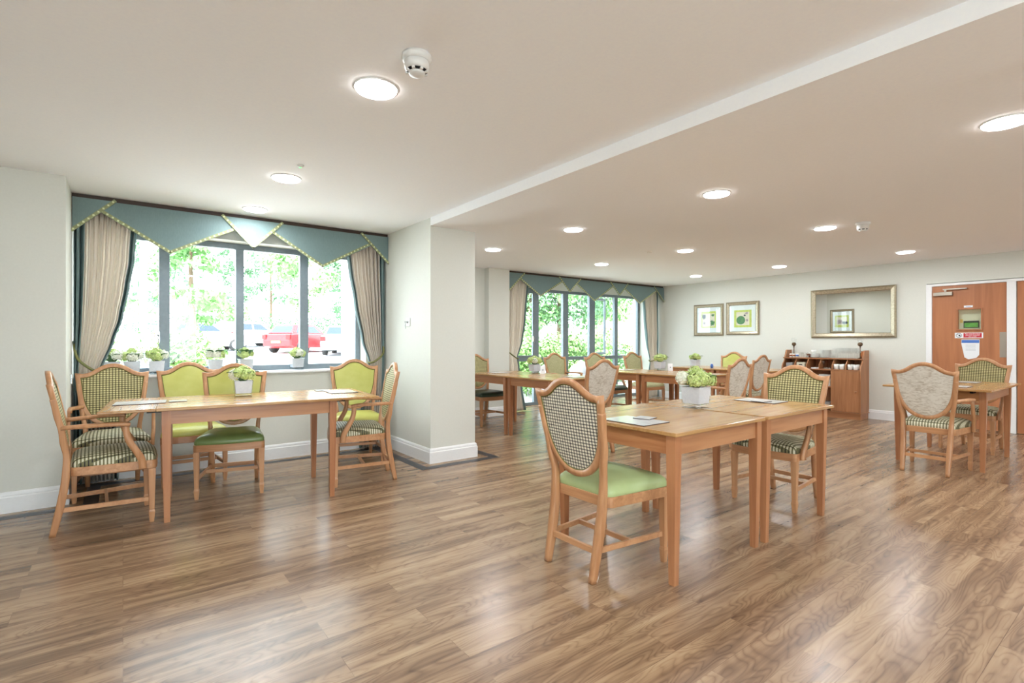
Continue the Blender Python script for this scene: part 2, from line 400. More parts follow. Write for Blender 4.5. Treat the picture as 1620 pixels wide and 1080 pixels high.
B('wall_corridor_end', (9.47, 3.1, 0), (10.6, 3.2, 2.7), 'backroom', st=True); B('wall_corridor_start', (9.47, -0.6, 0), (10.6, -0.5, 2.7), 'backroom', st=True)
B('floor', (9.5, -0.6, -0.15), (10.7, 3.2, 0), 'floor', st=True); B('ceiling', (9.5, -0.6, HR), (10.7, 3.2, 2.7), 'ceil', st=True)

def offset_poly(pts, d):
    out = []
    for i, p in enumerate(pts):
        ns = []
        if i > 0: a = Vector(p) - Vector(pts[i - 1]); a.normalize(); ns.append(Vector((a.y, -a.x)))
        if i < len(pts) - 1: a = Vector(pts[i + 1]) - Vector(p); a.normalize(); ns.append(Vector((a.y, -a.x)))
        n = ns[0] if len(ns) == 1 else (ns[0] + ns[1]) / (1 + ns[0].dot(ns[1]))
        out.append((p[0] + n.x * d, p[1] + n.y * d))
    return out
def ribbon(pts, prof, name, m):
    """prof list of (offset, z), closed profile"""
    rows = [offset_poly(pts, o) for o, z in prof]; k = len(prof); n = len(pts); v = []; f = []
    for i in range(n):
        for q in range(k): v.append((rows[q][i][0], rows[q][i][1], prof[q][1]))
    for i in range(n - 1):
        for q in range(k): f.append((i * k + q, i * k + (q + 1) % k, (i + 1) * k + (q + 1) % k, (i + 1) * k + q))
    f += [tuple(range(k)), tuple((n - 1) * k + q for q in range(k))]
    return struct(MB().add(v, f).build(name, m))
BASE = [(0.0, 0.0), (0.02, 0.0), (0.02, 0.108), (0.016, 0.114), (0.013, 0.118), (0.015, 0.122), (0.013, 0.134), (0.006, 0.145), (0.0, 0.146)]
left_line = [(-2.6, 5.0), (-0.335, 5.0), (-0.335, 5.65), (2.41, 5.65), (2.41, 4.5), (2.93, 4.5), (2.93, 6.87), (4.66, 6.87), (4.66, 6.75), (5.07, 6.75), (5.07, 7.42)]
ribbon(left_line, BASE, 'baseboard_left', 'trim')
right_line = [(9.27, 7.42), (9.27, 2.285)]
ribbon(right_line, BASE, 'baseboard_right', 'trim')
ribbon([(9.27, 0.42), (9.27, -4.0)], BASE, 'baseboard_door_side', 'trim')
STR = [(0.10, 0.0), (0.19, 0.0), (0.19, 0.0016), (0.10, 0.0016)]
ribbon(left_line[:-1] + [(5.07, 6.85)], STR, 'trim_1', 'strip')

# ------------------------------------------------------------------ windows
def window(name, x0, x1, z0, z1, y, mulls, transom=None, open_bay=None, sash=(), handles=()):
    root = struct(empty(name, (0, 0, 0)))
    f = MB(); t = 0.055
    f.box((x0, y - 0.035, z0), (x0 + t, y + 0.035, z1)); f.box((x1 - t, y - 0.035, z0), (x1, y + 0.035, z1))
    f.box((x0 + t, y - 0.035, z0), (x1 - t, y + 0.035, z0 + t)); f.box((x0 + t, y - 0.035, z1 - t), (x1 - t, y + 0.035, z1))
    f.build('window_frame', 'alu', root, 0.004)
    for a, b in mulls: MB().box((a, y - 0.034, z0 + t), (b, y + 0.034, z1 - t)).build('mullion', 'alu', root, 0.004)
    edges = [x0 + t] + [e for mm_ in mulls for e in mm_] + [x1 - t]
    bays = [(edges[i], edges[i + 1]) for i in range(0, len(edges), 2)]
    zz = [(z0 + t, z1 - t)]
    if transom:
        zz = [(z0 + t, transom - 0.035), (transom + 0.035, z1 - t)]
        for a, b in bays: MB().box((a, y - 0.033, transom - 0.035), (b, y + 0.033, transom + 0.035)).build('transom', 'alu', root, 0.004)
    for i, (a, b) in enumerate(bays):
        for j, (p, q) in enumerate(zz):
            if open_bay == i and j == len(zz) - 1: continue
            B('pane', (a, y - 0.004, p), (b, y + 0.004, q), 'glass', root)
            if (i, j) in sash:
                s = MB(); w_ = 0.04
                s.box((a, y - 0.05, p), (a + w_, y - 0.012, q)); s.box((b - w_, y - 0.05, p), (b, y - 0.012, q))
                s.box((a + w_, y - 0.05, p), (b - w_, y - 0.012, p + w_)); s.box((a + w_, y - 0.05, q - w_), (b - w_, y - 0.012, q))
                s.build('casement_frame', 'alu', root, 0.004)
    for (hx, hz) in handles:
        h = MB(); h.box((hx - 0.012, y - 0.06, hz - 0.05), (hx + 0.012, y - 0.05, hz + 0.05)); h.tube([(hx, y - 0.06, hz + 0.02), (hx, y - 0.085, hz + 0.02), (hx, y - 0.085, hz - 0.09)], 0.008)
        h.build('window_handle', 'chrome', root)
    return root, bays
w1, _ = window('window_1', -0.335, 2.2, 0.9, 2.19, 5.86, [(0.27, 0.355), (0.912, 0.986), (1.533, 1.622)], handles=[(0.262, 1.24)])
ws = MB(); ws.box((-0.335, 5.615, 0.876), (2.41, 5.83, 0.9)); ws.build('window_sill', 'trim', w1, 0.006)
w2, bays2 = window('window_2', 5.07, 9.27, 0.0, 2.2, 7.5, [(5.62, 5.72), (6.19, 6.31), (6.94, 7.08), (7.68, 7.84), (8.45, 8.55)], transom=0.865,
                   sash=[(1, 1)], open_bay=4, handles=[(6.16, 1.25)])
window('added_back_window', -2.2, 1.6, 0.1, 2.25, -4.1, [(-0.96, -0.90), (0.30, 0.36)])  # unseen window added in the back wall to brighten room and ceiling
# open casement in the fifth bay, hinged outward
def casement(parent, hx, y, w_, z0, z1, ang):
    mt = Matrix.Translation((hx, y, 0)) @ Matrix.Rotation(ang, 4, 'Z')
    s = MB(); t = 0.05
    s.box((0, -0.02, z0), (t, 0.02, z1), mat=mt); s.box((w_ - t, -0.02, z0), (w_, 0.02, z1), mat=mt)
    s.box((t, -0.02, z0), (w_ - t, 0.02, z0 + t), mat=mt); s.box((t, -0.02, z1 - t), (w_ - t, 0.02, z1), mat=mt)
    o = s.build('casement_frame', 'alu', parent, 0.004)
    MB().box((t, -0.004, z0 + t), (w_ - t, 0.004, z1 - t), mat=mt).build('pane', 'glass', parent)
    h = MB(); h.box((w_ - 0.04, -0.045, 1.22), (w_ - 0.02, -0.02, 1.32), mat=mt); h.build('window_handle', 'chrome', parent)
casement(w2, 7.85, 7.56, 0.58, 0.92, 2.13, R(15))

# ------------------------------------------------------------------ pelmets
def pelmet(name, x0, x1, y, ztop, flags, label, ret):
    root = tag(empty(name, ((x0 + x1) / 2, y, ztop)), label, 'pelmet'); ox = (x0 + x1) / 2
    def L(x, yy, z): return (x - ox, yy - y, z - ztop)
    MB().box(L(x0, y + 0.015, ztop - 0.02), L(x1, y + 0.1, ztop)).build('top_board', 'pelmet_dark', root)
    MB().box(L(x0, y + 0.0, ztop - 0.035), L(x1, y + 0.016, ztop)).build('shadow_gap_strip', 'pelmet_dark', root)  # dark strip standing in for the shadowed gap above the flags
    for poly, lay, edges in flags:
        yy = y - 0.012 * lay
        q = [(px - ox, pz - ztop) for px, pz in poly]
        fo = MB().prism(q, yy - y, yy - y + 0.011).build('flag', 'teal', root, 0.002)
        b = MB()
        for a, c in edges:
            A = Vector((a[0] - ox, 0, a[1] - ztop)); C = Vector((c[0] - ox, 0, c[1] - ztop)); d = C - A; ln = d.length; d.normalize(); nrm = Vector((-d.z, 0, d.x))
            if nrm.z < 0: nrm = -nrm
            q = [A, C, C + nrm * 0.026, A + nrm * 0.026]
            b.prism([(p.x, p.z) for p in q], yy - y - 0.003, yy - y - 0.0002, mi=0)
            k = int(ln / 0.042)
            for i in range(k):
                p = A + d * (i + 0.5) * (ln / k) + nrm * 0.013
                b.box((p.x - 0.007, yy - y - 0.006, p.z - 0.007), (p.x + 0.007, yy - y - 0.002, p.z + 0.007), mi=1)
        b.build('braid', ['braid', 'braid_dot'], fo)
    # cloth returns to the wall
    for side, xx in ret:
        MB().prism([(y - y + 0.012, -0.03), (0.15, -0.03), (0.15, -0.31), (0.012, -0.31)], xx - ox - 0.005, xx - ox + 0.005, axis='x').build('side_return', 'teal', root)
    return root
T1 = 2.385
f1 = []
def tri(a, b, apex, lay): f1.append(([a, b, apex], lay, [(a, apex), (apex, b)]))
# (points run: top-left, top-right, apex)
f1.append(([(-0.33, T1), (-0.04, T1), (-0.33, 2.095)], 2, [((-0.04, T1), (-0.33, 2.095))]))
f1.append(([(-0.25, T1 - .005), (1.06, T1 - .005), (1.06, 2.375), (0.337, 1.985), (-0.25, 2.345)], 1, [((-0.20, 2.315), (0.337, 1.985)), ((0.337, 1.985), (1.04, 2.363))]))
f1.append(([(0.735, T1), (1.29, T1), (1.012, 2.10)], 2, [((0.735, T1), (1.012, 2.10)), ((1.012, 2.10), (1.29, T1))]))
f1.append(([(1.03, T1 - .005), (2.36, T1 - .005), (2.36, 2.35), (1.677, 1.98), (1.03, 2.37)], 1, [((1.04, 2.365), (1.677, 1.98)), ((1.677, 1.98), (2.3, 2.33))]))
f1.append(([(2.08, T1), (2.405, T1), (2.405, 2.075)], 2, [((2.08, T1), (2.405, 2.075))]))
pelmet('pelmet', -0.333, 2.408, 5.52, 2.418, f1, 'long teal fabric pelmet with pointed flags over the wide left window beside the parked cars', [])
T2 = 2.35
f2 = []
f2.append(([(5.09, T2), (5.44, T2), (5.09, 2.02)], 2, [((5.44, T2), (5.09, 2.02))]))
f2.append(([(5.2, T2 - .005), (6.45, T2 - .005), (6.45, 2.345), (5.792, 1.98), (5.2, 2.33)], 1, [((5.25, 2.31), (5.792, 1.98)), ((5.792, 1.98), (6.43, 2.335))]))
f2.append(([(6.21, T2), (6.77, T2), (6.48, 2.09)], 2, [((6.21, T2), (6.48, 2.09)), ((6.48, 2.09), (6.77, T2))]))
f2.append(([(6.52, T2 - .005), (7.79, T2 - .005), (7.79, 2.345), (7.139, 1.96), (6.52, 2.34)], 1, [((6.54, 2.33), (7.139, 1.96)), ((7.139, 1.96), (7.77, 2.335))]))
f2.append(([(7.56, T2), (8.1, T2), (7.836, 2.10)], 2, [((7.56, T2), (7.836, 2.10)), ((7.836, 2.10), (8.1, T2))]))
f2.append(([(7.85, T2 - .005), (9.15, T2 - .005), (9.15, 2.34), (8.461, 1.97), (7.85, 2.33)], 1, [((7.87, 2.32), (8.461, 1.97)), ((8.461, 1.97), (9.1, 2.31))]))
f2.append(([(8.91, T2), (9.26, T2), (9.26, 2.04)], 2, [((8.91, T2), (9.26, 2.04))]))
pelmet('pelmet', 5.08, 9.262, 6.82, 2.378, f2, 'long teal fabric pelmet with pointed flags over the full height far window', [('l', 5.09)])

# ------------------------------------------------------------------ curtains
def curtain(x_out, x_in_tab, y, ztop, label, side, hook, tie_z, nfold=9, amp=0.034):
    """x_in_tab: list (z, x_inner). side -1: outer edge is left"""
    root = tag(empty('curtain', (x_out, y, 0)), label, 'curtain', 'tied back curtains')
    nz = 46
    def surf(s0, s1, nu, mat, name, yo=0.0):
        mb = MB(); v = []; f = []
        for j in range(nz + 1):
            z = 0.015 + (ztop - 0.015) * j / nz
            xi = lerp_prof(x_in_tab, z)[0]
            d = abs(z - tie_z)
            am = amp * (0.35 + 0.65 * min(1, d / 0.5))
            for i in range(nu + 1):
                s = s0 + (s1 - s0) * i / nu
                x = x_out + (xi - x_out) * s
                ph = 2 * math.pi * nfold * s
                yy = y + am * math.sin(ph + 0.35 * math.sin(z * 3)) + am * 0.35 * math.sin(2.3 * ph + z * 1.5) + yo
                v.append((x - x_out, yy - y, z))
        for j in range(nz):
            for i in range(nu):
                a = j * (nu + 1) + i; f.append((a, a + 1, a + nu + 2, a + nu + 1))
        mb.add(v, f, 0, True)
        return mb.build(name, mat, root, solid=0.004)
    surf(0.17, 0.90, 190, 'cream_cloth', 'main_panel')
    surf(0.0, 0.175, 24, 'teal', 'outer_band')
    surf(0.895, 1.0, 14, 'teal', 'leading_edge')
    xi = lerp_prof(x_in_tab, tie_z)[0]
    pts = smooth_path([(hook[0] - x_out, 0.03, hook[1]), (x_out * 0 + (hook[0] - x_out) * 0.5 + (xi - x_out) * 0.15, -amp - 0.015, (hook[1] + tie_z) / 2 - 0.02), ((xi - x_out) * 0.7, -amp - 0.022, tie_z), ((xi - x_out) * 1.02, -0.01, tie_z - 0.02), ((xi - x_out) * 0.9, amp, tie_z)], 8)
    MB().tube(pts, 0.011, 8).build('tieback', 'rope', root)
    return root
curtain(-0.325, [(0, -0.03), (0.5, -0.05), (0.8, -0.11), (0.96, -0.145), (1.2, -0.06), (1.4, 0.0), (1.68, 0.047), (1.9, 0.08), (2.35, 0.11)], 5.585, 2.36,
        'cream curtain with teal edges tied back at the left end of the left window', -1, (-0.325, 1.2), 0.96, 11)
curtain(2.395, [(0, 2.10), (0.5, 2.13), (0.85, 2.2), (0.98, 2.21), (1.2, 2.13), (1.62, 2.04), (2.0, 1.975), (2.35, 1.93)], 5.585, 2.36,
        'cream curtain with teal edges tied back against the white pier', 1, (2.385, 1.2), 0.98, 10)
curtain(5.1, [(0, 5.56), (0.4, 5.48), (0.75, 5.43), (0.93, 5.40), (1.2, 5.49), (1.6, 5.55), (2.3, 5.63)], 6.95, 2.34,
        'cream curtain tied back at the left end of the far window', -1, (5.1, 1.2), 0.93, 10, 0.035)
curtain(9.25, [(0, 8.84), (0.4, 8.9), (0.78, 8.97), (1.2, 8.86), (1.7, 8.78), (2.3, 8.72)], 6.95, 2.34,
        'cream curtain tied back at the corner by the framed pictures', 1, (9.22, 1.0), 0.8, 9, 0.035)

# ------------------------------------------------------------------ tables
def table(name, cx, cy, rot, W, D, H, legx, legy, label, group=None, leaf=None, long_axis='X', top_shift=(0, 0)):
    """legx/legy: half distances to leg centres; leaf: extra leaf length each end along X"""
    root = tag(empty(name, (cx, cy, 0), rot), label, 'table', group)
    mx = 'table' if long_axis == 'X' else 'table_y'
    sx, sy = top_shift
    if leaf:
        MB().box((-W / 2 + sx, -D / 2 + sy, H - 0.02), (W / 2 + sx, D / 2 + sy, H)).build('tabletop', 'top' if mx == 'table' else 'top_y', root, 0.004)
        for s, ll in ((-1, leaf[0]), (1, leaf[1])):
            if ll <= 0: continue
            a = s * (W / 2 + 0.001); b = s * (W / 2 + ll)
            MB().box((min(a, b) + sx, -D / 2 + sy, H - 0.019), (max(a, b) + sx, D / 2 + sy, H - 0.0005)).build('leaf', 'top_y' if mx == 'table' else 'top', root, 0.004)
            for yy in (-legy + 0.06, legy - 0.06):
                MB().box((min(s * legx * 0.9, s * (legx + 0.11)), yy - 0.012, H - 0.04), (max(s * legx * 0.9, s * (legx + 0.11)), yy + 0.012, H - 0.0215)).build('leaf_runner', 'black', root)
    else:
        MB().box((-W / 2 + sx, -D / 2 + sy, H - 0.02), (W / 2 + sx, D / 2 + sy, H)).build('tabletop', 'top' if mx == 'table' else 'top_y', root, 0.004)
    t = 0.052
    for ax in (-1, 1):
        for ay in (-1, 1):
            m = MB(); x, y = ax * legx, ay * legy
            m.taper((x - ax * 0.004, y - ay * 0.004), 0.034, 0.034, 0, (x, y), t, t, H - 0.12)
            m.box((x - t / 2, y - t / 2, H - 0.12), (x + t / 2, y + t / 2, H - 0.0205))
            m.build('leg', 'table_z', root)
    for s in (-1, 1):
        MB().box((-legx + t / 2, s * (legy + 0.004) - 0.011, H - 0.115), (legx - t / 2, s * (legy + 0.004) + 0.011, H - 0.0205)).build('apron', 'table', root)
        MB().box((s * (legx + 0.004) - 0.011, -legy + t / 2, H - 0.115), (s * (legx + 0.004) + 0.011, legy - t / 2, H - 0.0205)).build('apron', 'table_y', root)
    return root
HT = 0.757
table('dining_table', 0.79, 4.395, R(-4.5), 1.18, 0.82, 0.765, 0.535, 0.335, 'oak dining table with end leaves pulled out below the left window', leaf=(0.30, 0.29))
table('dining_table', 2.555, 1.925, 0, 0.87, 0.875, HT, 0.393, 0.395, 'square oak table nearest the camera, carrying the glass cube of hydrangeas')
table('dining_table', 3.455, 1.925, 0, 0.925, 0.87, HT, 0.395, 0.395, 'square oak table butted to the right side of the nearest table', top_shift=(0.035, 0))
table('dining_table', 6.8, 1.455, 0, 1.1, 0.82, 0.765, 0.525, 0.325, 'oak table by the brown door with a checked armchair behind it', leaf=(0.13, 0.11))
table('dining_table', 4.32, 4.84, 0, 0.84, 0.87, HT, 0.375, 0.392, 'square oak table nearer the camera in the row beyond the white pier', long_axis='Y')
table('dining_table', 4.32, 5.72, 0, 0.84, 0.87, HT, 0.375, 0.392, 'square oak table of the pier row at its window end, with a vase on it', long_axis='Y')
table('dining_table', 6.17, 4.19, 0, 0.85, 0.87, HT, 0.38, 0.392, 'square oak table at the near end of the middle far row', long_axis='Y')
table('dining_table', 6.17, 5.07, 0, 0.85, 0.87, HT, 0.38, 0.392, 'square oak table at the window end of the middle far row', long_axis='Y')
table('dining_table', 8.03, 4.18, 0, 0.85, 0.87, HT, 0.38, 0.392, 'square oak table nearer the sideboard in the row along the picture wall', long_axis='Y')
table('dining_table', 8.03, 5.06, 0, 0.85, 0.87, HT, 0.38, 0.392, 'square oak table nearest the two framed pictures in the picture wall row', long_axis='Y')

# ------------------------------------------------------------------ chairs  (front = -Y)
OUTL = [(0.0, 0.505), (0.06, 0.515), (0.115, 0.548), (0.16, 0.60), (0.192, 0.67), (0.209, 0.74), (0.218, 0.81), (0.226, 0.875), (0.232, 0.922),
        (0.20, 0.918), (0.165, 0.924), (0.128, 0.942), (0.092, 0.968), (0.055, 0.988), (0.02, 0.997)]
def backy(z): return 0.192 + 0.085 * max(0.0, (z - 0.45) / 0.5) ** 1.25
def resample(pts, n):
    L = [0]; 
    for a, b in zip(pts, pts[1:]): L.append(L[-1] + math.dist(a, b))
    out = []
    for i in range(n):
        t = L[-1] * i / n; j = max(k for k in range(len(L)) if L[k] <= t + 1e-9); j = min(j, len(pts) - 2)
        u = (t - L[j]) / (L[j + 1] - L[j] + 1e-12); out.append(tuple(p + (q - p) * u for p, q in zip(pts[j], pts[j + 1])))
    return out
def outline():
    right = [tuple(p) for p in smooth_path([(x, 0, z) for x, z in OUTL[:9]], 3)] + [tuple(p) for p in smooth_path([(x, 0, z) for x, z in OUTL[9:]] + [(0, 0, 0.998)], 3)]
    r = [(p[0], p[2]) for p in right]
    full = r + [(-x, z) for x, z in reversed(r[:-1])]
    full = full[:-1]; cx_, cz_ = OUTL[8]
    keep = []
    for p in full:
        d = math.dist((abs(p[0]), p[1]), (cx_, cz_))
        if d < 0.0005 or d > 0.024: keep.append(p)
    return keep
OUT = outline()
def shield_frame():
    mb = MB(); n = len(OUT); prof = [(-0.018, -0.013), (-0.018, 0.010), (-0.012, 0.016), (-0.003, 0.013), (0.006, 0.016), (0.015, 0.010), (0.015, -0.013)]
    v = []; f = []; k = len(prof)
    for i, (x, z) in enumerate(OUT):
        a = Vector(OUT[i - 1]); b = Vector(OUT[(i + 1) % n]); t = (b - a).normalized(); nr = Vector((t.y, -t.x))  # outward normal for CCW
        c0 = (Vector((x, z)) - a).normalized(); c1 = (b - Vector((x, z))).normalized()
        mit = 1 / max(0.6, math.sqrt(max(0.3, (1 + c0.dot(c1)) / 2)))
        for p, q in prof:
            X = x + nr.x * p * mit; Z = z + nr.y * p * mit
            v.append((X, backy(Z) - q, Z))
    for i in range(n):
        j = (i + 1) % n
        for q in range(k): f.append((i * k + q, i * k + (q + 1) % k, j * k + (q + 1) % k, j * k + q))
    return mb.add(v, f, 0, True)
def _curve(pts, x):
    for a, b in zip(pts, pts[1:]):
        if a[0] <= x <= b[0] + 1e-9: return a[1] + (b[1] - a[1]) * (x - a[0]) / (b[0] - a[0] + 1e-9)
    return pts[-1][1]
def shield_panel(front=True, bulge=0.013):
    k = max(range(len(OUT)), key=lambda i: OUT[i][0])
    bot = [p for p in OUT[:k + 1] if p[0] >= 0]; top = sorted([p for p in OUT[k:] if p[0] >= 0]) + [OUT[k]]; top = sorted([p for p in OUT[k:k + 30] if p[0] >= -1e-6])
    nx, nz = 36, 26; v = []; f = []; mb = MB()
    for i in range(nx + 1):
        X = 0.222 * math.sin((i / nx - 0.5) * math.pi); zb = _curve(bot, abs(X)) + 0.006; zt = _curve(top, abs(X)) - 0.006
        for j in range(nz + 1):
            Z = zb + (zt - zb) * j / nz
            off = bulge * max(0.0, 1 - (X / 0.235) ** 2) * (4 * (j / nz) * (1 - j / nz)) ** 0.6 + 0.004
            v.append((X, backy(Z) + (-off if front else off), Z))
    for i in range(nx):
        for j in range(nz): a = i * (nz + 1) + j; f.append((a, a + 1, a + nz + 2, a + nz + 1))
    return mb.add(v, f, 0, True)
def piping_ring(front=True):
    n = len(OUT); pts = []
    for i, (x, z) in enumerate(OUT):
        a = Vector(OUT[i - 1]); b = Vector(OUT[(i + 1) % n]); t = (b - a).normalized()
        X = x - t.y * 0.019; Z = z + t.x * 0.019
        pts.append((X, backy(Z) + (-0.007 if front else 0.007), Z))
    return MB().sweep(pts, [(0.005 * math.cos(a * math.pi / 3), 0.005 * math.sin(a * math.pi / 3)) for a in range(6)], up=(0, 1, 0), closed=True)
def seat_outline(g=0.0, n=14):
    pts = []
    corners = [(-0.245, -0.262), (0.245, -0.262), (0.195, 0.175), (-0.195, 0.175)]
    rad = 0.045
    for i, (x, y) in enumerate(corners):
        x += g * (1 if x > 0 else -1); y += g * (1 if y > 0 else -1)
        px, py = corners[i - 1]; nx, ny = corners[(i + 1) % 4]
        a = Vector((px - x, py - y)).normalized() * rad; b = Vector((nx - x, ny - y)).normalized() * rad
        for k in range(6):
            t = k / 5; p = (Vector((x, y)) + a) * (1 - t) ** 2 + Vector((x, y)) * 2 * t * (1 - t) + (Vector((x, y)) + b) * t * t
            if i == 0 and False: pass
            pts.append((p.x, p.y))
        if i < 4:
            e0 = Vector((x, y)) + b; e1 = Vector((nx + g * (1 if nx > 0 else -1), ny + g * (1 if ny > 0 else -1))); e1 = e1 - (e1 - Vector((x, y))).normalized() * rad
            for k in range(1, 5):
                p = e0.lerp(e1, k / 5)
                if i == 0: p.y -= 0.018 * math.sin(math.pi * k / 5)
                pts.append((p.x, p.y))
    return pts
def cushion():
    o = seat_outline(0.0); n = len(o); v = []; f = []
    rings = [(0.97, 0.405), (1.0, 0.418), (1.0, 0.435), (0.97, 0.455), (0.9, 0.47), (0.75, 0.483), (0.5, 0.491), (0.25, 0.494)]
    for r, z in rings:
        for x, y in o: v.append((x * r, (y + 0.04) * r - 0.04, z))
    for k in range(len(rings) - 1):
        for i in range(n): f.append((k * n + i, k * n + (i + 1) % n, (k + 1) * n + (i + 1) % n, (k + 1) * n + i))
    v.append((0, -0.04, 0.495)); c = len(v) - 1
    for i in range(n): f.append(((len(rings) - 1) * n + i, (len(rings) - 1) * n + (i + 1) % n, c))
    f.append(tuple(range(n)))
    return MB().add(v, f, 0, True)
def rail():
    mb = MB(); a = seat_outline(0.004); b = seat_outline(-0.02); n = len(a); v = []; f = []
    for pts, z in ((a, 0.36), (a, 0.414), (b, 0.414), (b, 0.36)):
        for p in pts: v.append((p[0], p[1], z))
    for k in range(4):
        for i in range(n): f.append((k * n + i, k * n + (i + 1) % n, ((k + 1) % 4) * n + (i + 1) % n, ((k + 1) % 4) * n + i))
    return mb.add(v, f)
def rear_leg(s):
    pts = smooth_path([(s * 0.166, 0.262, 0.0), (s * 0.168, 0.232, 0.14), (s * 0.172, 0.205, 0.30), (s * 0.176, 0.196, 0.42), (s * 0.180, 0.196, 0.50), (s * 0.192, 0.210, 0.575), (s * 0.205, 0.218, 0.66), (s * 0.212, backy(0.74) + 0.002, 0.74), (s * 0.220, backy(0.80), 0.80), (s * 0.224, backy(0.85), 0.85)], 4)
    k = len(pts); scl = []
    for i in range(k):
        z = pts[i].z
        scl.append(0.85 + 0.25 * math.sin(min(1, max(0, z / 0.5)) * math.pi) if z < 0.5 else 0.85 - 0.1 * (z - 0.5))
    return MB().sweep(pts, [(-0.016, -0.019), (0.016, -0.019), (0.018, -0.012), (0.018, 0.012), (0.016, 0.019), (-0.016, 0.019), (-0.018, 0.012), (-0.018, -0.012)], up=(0, 1, 0), scl=scl)
def front_leg(s):
    m = MB(); x, y = s * 0.222, -0.236
    m.taper((x, y), 0.029, 0.029, 0.085, (x, y), 0.042, 0.042, 0.36)
    m.taper((x, y), 0.036, 0.036, 0.07, (x, y), 0.029, 0.029, 0.085); m.taper((x, y), 0.025, 0.025, 0.0, (x, y), 0.036, 0.036, 0.07)
    return m
def arm(s):
    m = MB()
    pts = smooth_path([(s * 0.205, backy(0.665) - 0.005, 0.668), (s * 0.235, 0.10, 0.672), (s * 0.262, 0.0, 0.675), (s * 0.268, -0.07, 0.672), (s * 0.262, -0.115, 0.665)], 5)
    m.sweep(pts, [(-0.02, -0.012), (0.02, -0.012), (0.022, 0.004), (0.014, 0.013), (-0.014, 0.013), (-0.022, 0.004)])
    return m
def arm_post(s):
    pts = smooth_path([(s * 0.263, -0.098, 0.668), (s * 0.264, -0.098, 0.62), (s * 0.264, -0.112, 0.56), (s * 0.262, -0.15, 0.49), (s * 0.257, -0.178, 0.43), (s * 0.254, -0.185, 0.368)], 5)
    k = len(pts); scl = [1 + 0.25 * i / k for i in range(k)]
    return MB().sweep(pts, [(-0.011, -0.017), (0.011, -0.017), (0.011, 0.017), (-0.011, 0.017)], up=(0, 1, 0), scl=scl)
CH = {}
def chair_proto(kind):
    arms, ff, rf, sf = kind
    name = 'dining_armchair' if arms else 'dining_chair'
    root = empty(name, (0, 0, 0))
    if not CH:
        CH['meshes'] = {}
    C = CH['meshes']
    def part(key, fn, nm, mat, bevel=0, solid=0):
        k2 = (key, mat)
        if k2 in C:
            o = bpy.data.objects.new(nm, C[k2][0]); COL.objects.link(o); o.parent = root
            if bevel:
                q = o.modifiers.new('bevel', 'BEVEL'); q.width = bevel; q.segments = 2; q.limit_method = 'ANGLE'
            return o
        o = fn().build(nm, mat, root, bevel); C[k2] = (o.data,); return o
    part('frame', shield_frame, 'back_frame', 'beech')
    part('front', lambda: shield_panel(True), 'backrest', ff)
    part('rear', lambda: shield_panel(False), 'back_panel', rf)
    part('pf', lambda: piping_ring(True), 'piping', 'piping')
    if rf == 'check_back': part('pr', lambda: piping_ring(False), 'piping', 'piping')
    part('cush', cushion, 'seat', sf)
    part('rail', rail, 'seat_frame', 'beech_x', 0.003)
    for s in (-1, 1):
        part('rl%d' % s, lambda: rear_leg(s), 'leg', 'beech'); part('fl%d' % s, lambda: front_leg(s), 'leg', 'beech', 0.002)
        part('st%d' % s, lambda: MB().box((-0.0, 0, 0), (0, 0, 0)) if False else side_st(s), 'side_stretcher', 'beech_x', 0.002)
        if arms:
            part('ar%d' % s, lambda: arm(s), 'armrest', 'beech'); part('ap%d' % s, lambda: arm_post(s), 'arm_post', 'beech')
    part('cs', lambda: MB().box((-0.192, -0.012, 0.142), (0.192, 0.006, 0.168)), 'cross_stretcher', 'beech_x', 0.002)
    part('rs', lambda: MB().box((-0.158, 0.222, 0.135), (0.158, 0.24, 0.165)), 'rear_stretcher', 'beech_x', 0.002)
    return root
def side_st(s):
    return MB().sweep([(s * 0.218, -0.222, 0.155), (s * 0.17, 0.228, 0.155)], [(-0.008, -0.014), (0.008, -0.014), (0.008, 0.014), (-0.008, 0.014)], smooth=False)
def chair(x, y, face, kind, label, group=None):
    """x,y floor centre; face: degrees, 0 faces -Y, 90 faces +X"""
    if kind in CH: o = copy_tree(CH[kind])
    else: o = chair_proto(kind); CH[kind] = o
    o.location = (x, y, 0); o.rotation_euler = (0, 0, R(face))
    for k in ('group',):
        if k in o: del o[k]
    tag(o, label, 'chair', group)
    return o
KA = (True, 'check', 'toile', 'check_seat'); KL = (False, 'lime', 'toile', 'lime'); KM = (False, 'lime', 'toile', 'moss')
KC = (False, 'check', 'check_back', 'palegreen'); KD = (False, 'check', 'toile', 'darkgreen'); KAD = (True, 'olivecloth', 'toile', 'darkgreen')
KAO = (True, 'olivecloth', 'toile', 'olivecloth'); KS = (False, 'check', 'toile', 'check_seat')
chair(-0.09, 4.39, 92, KA, 'checked armchair seen side-on at the left end of the table under the left window')
chair(-0.065, 5.225, 0, KA, 'checked armchair facing the room in front of the left window curtain')
chair(0.485, 5.29, 0, KL, 'lime green chair between the checked armchair and the pulled-in chair, backed against the wall')
chair(0.715, 4.725, -13, KM, 'lime backed chair with a moss green seat pushed under the left window table')
chair(1.90, 5.12, -15, KL, 'lime green chair by the right end of the left window, beside the curtain')
chair(1.675, 4.40, -103, KA, 'checked armchair seen side-on next to the white pier')
chair(2.115, 1.95, 90, KC, 'chair with navy and cream checked back and pale green seat nearest the camera')
chair(3.985, 1.885, -90, KA, 'checked armchair at the right end of the two nearest tables, facing the camera')
chair(6.06, 1.445, 90, KA, 'armchair with cream patterned back panel at the left of the table by the door')
chair(7.56, 1.44, -95, KA, 'checked armchair in front of the brown door notices')
chair(4.07, 4.03, 180, KD, 'chair with cream patterned back panel just behind the nearest checked chair')
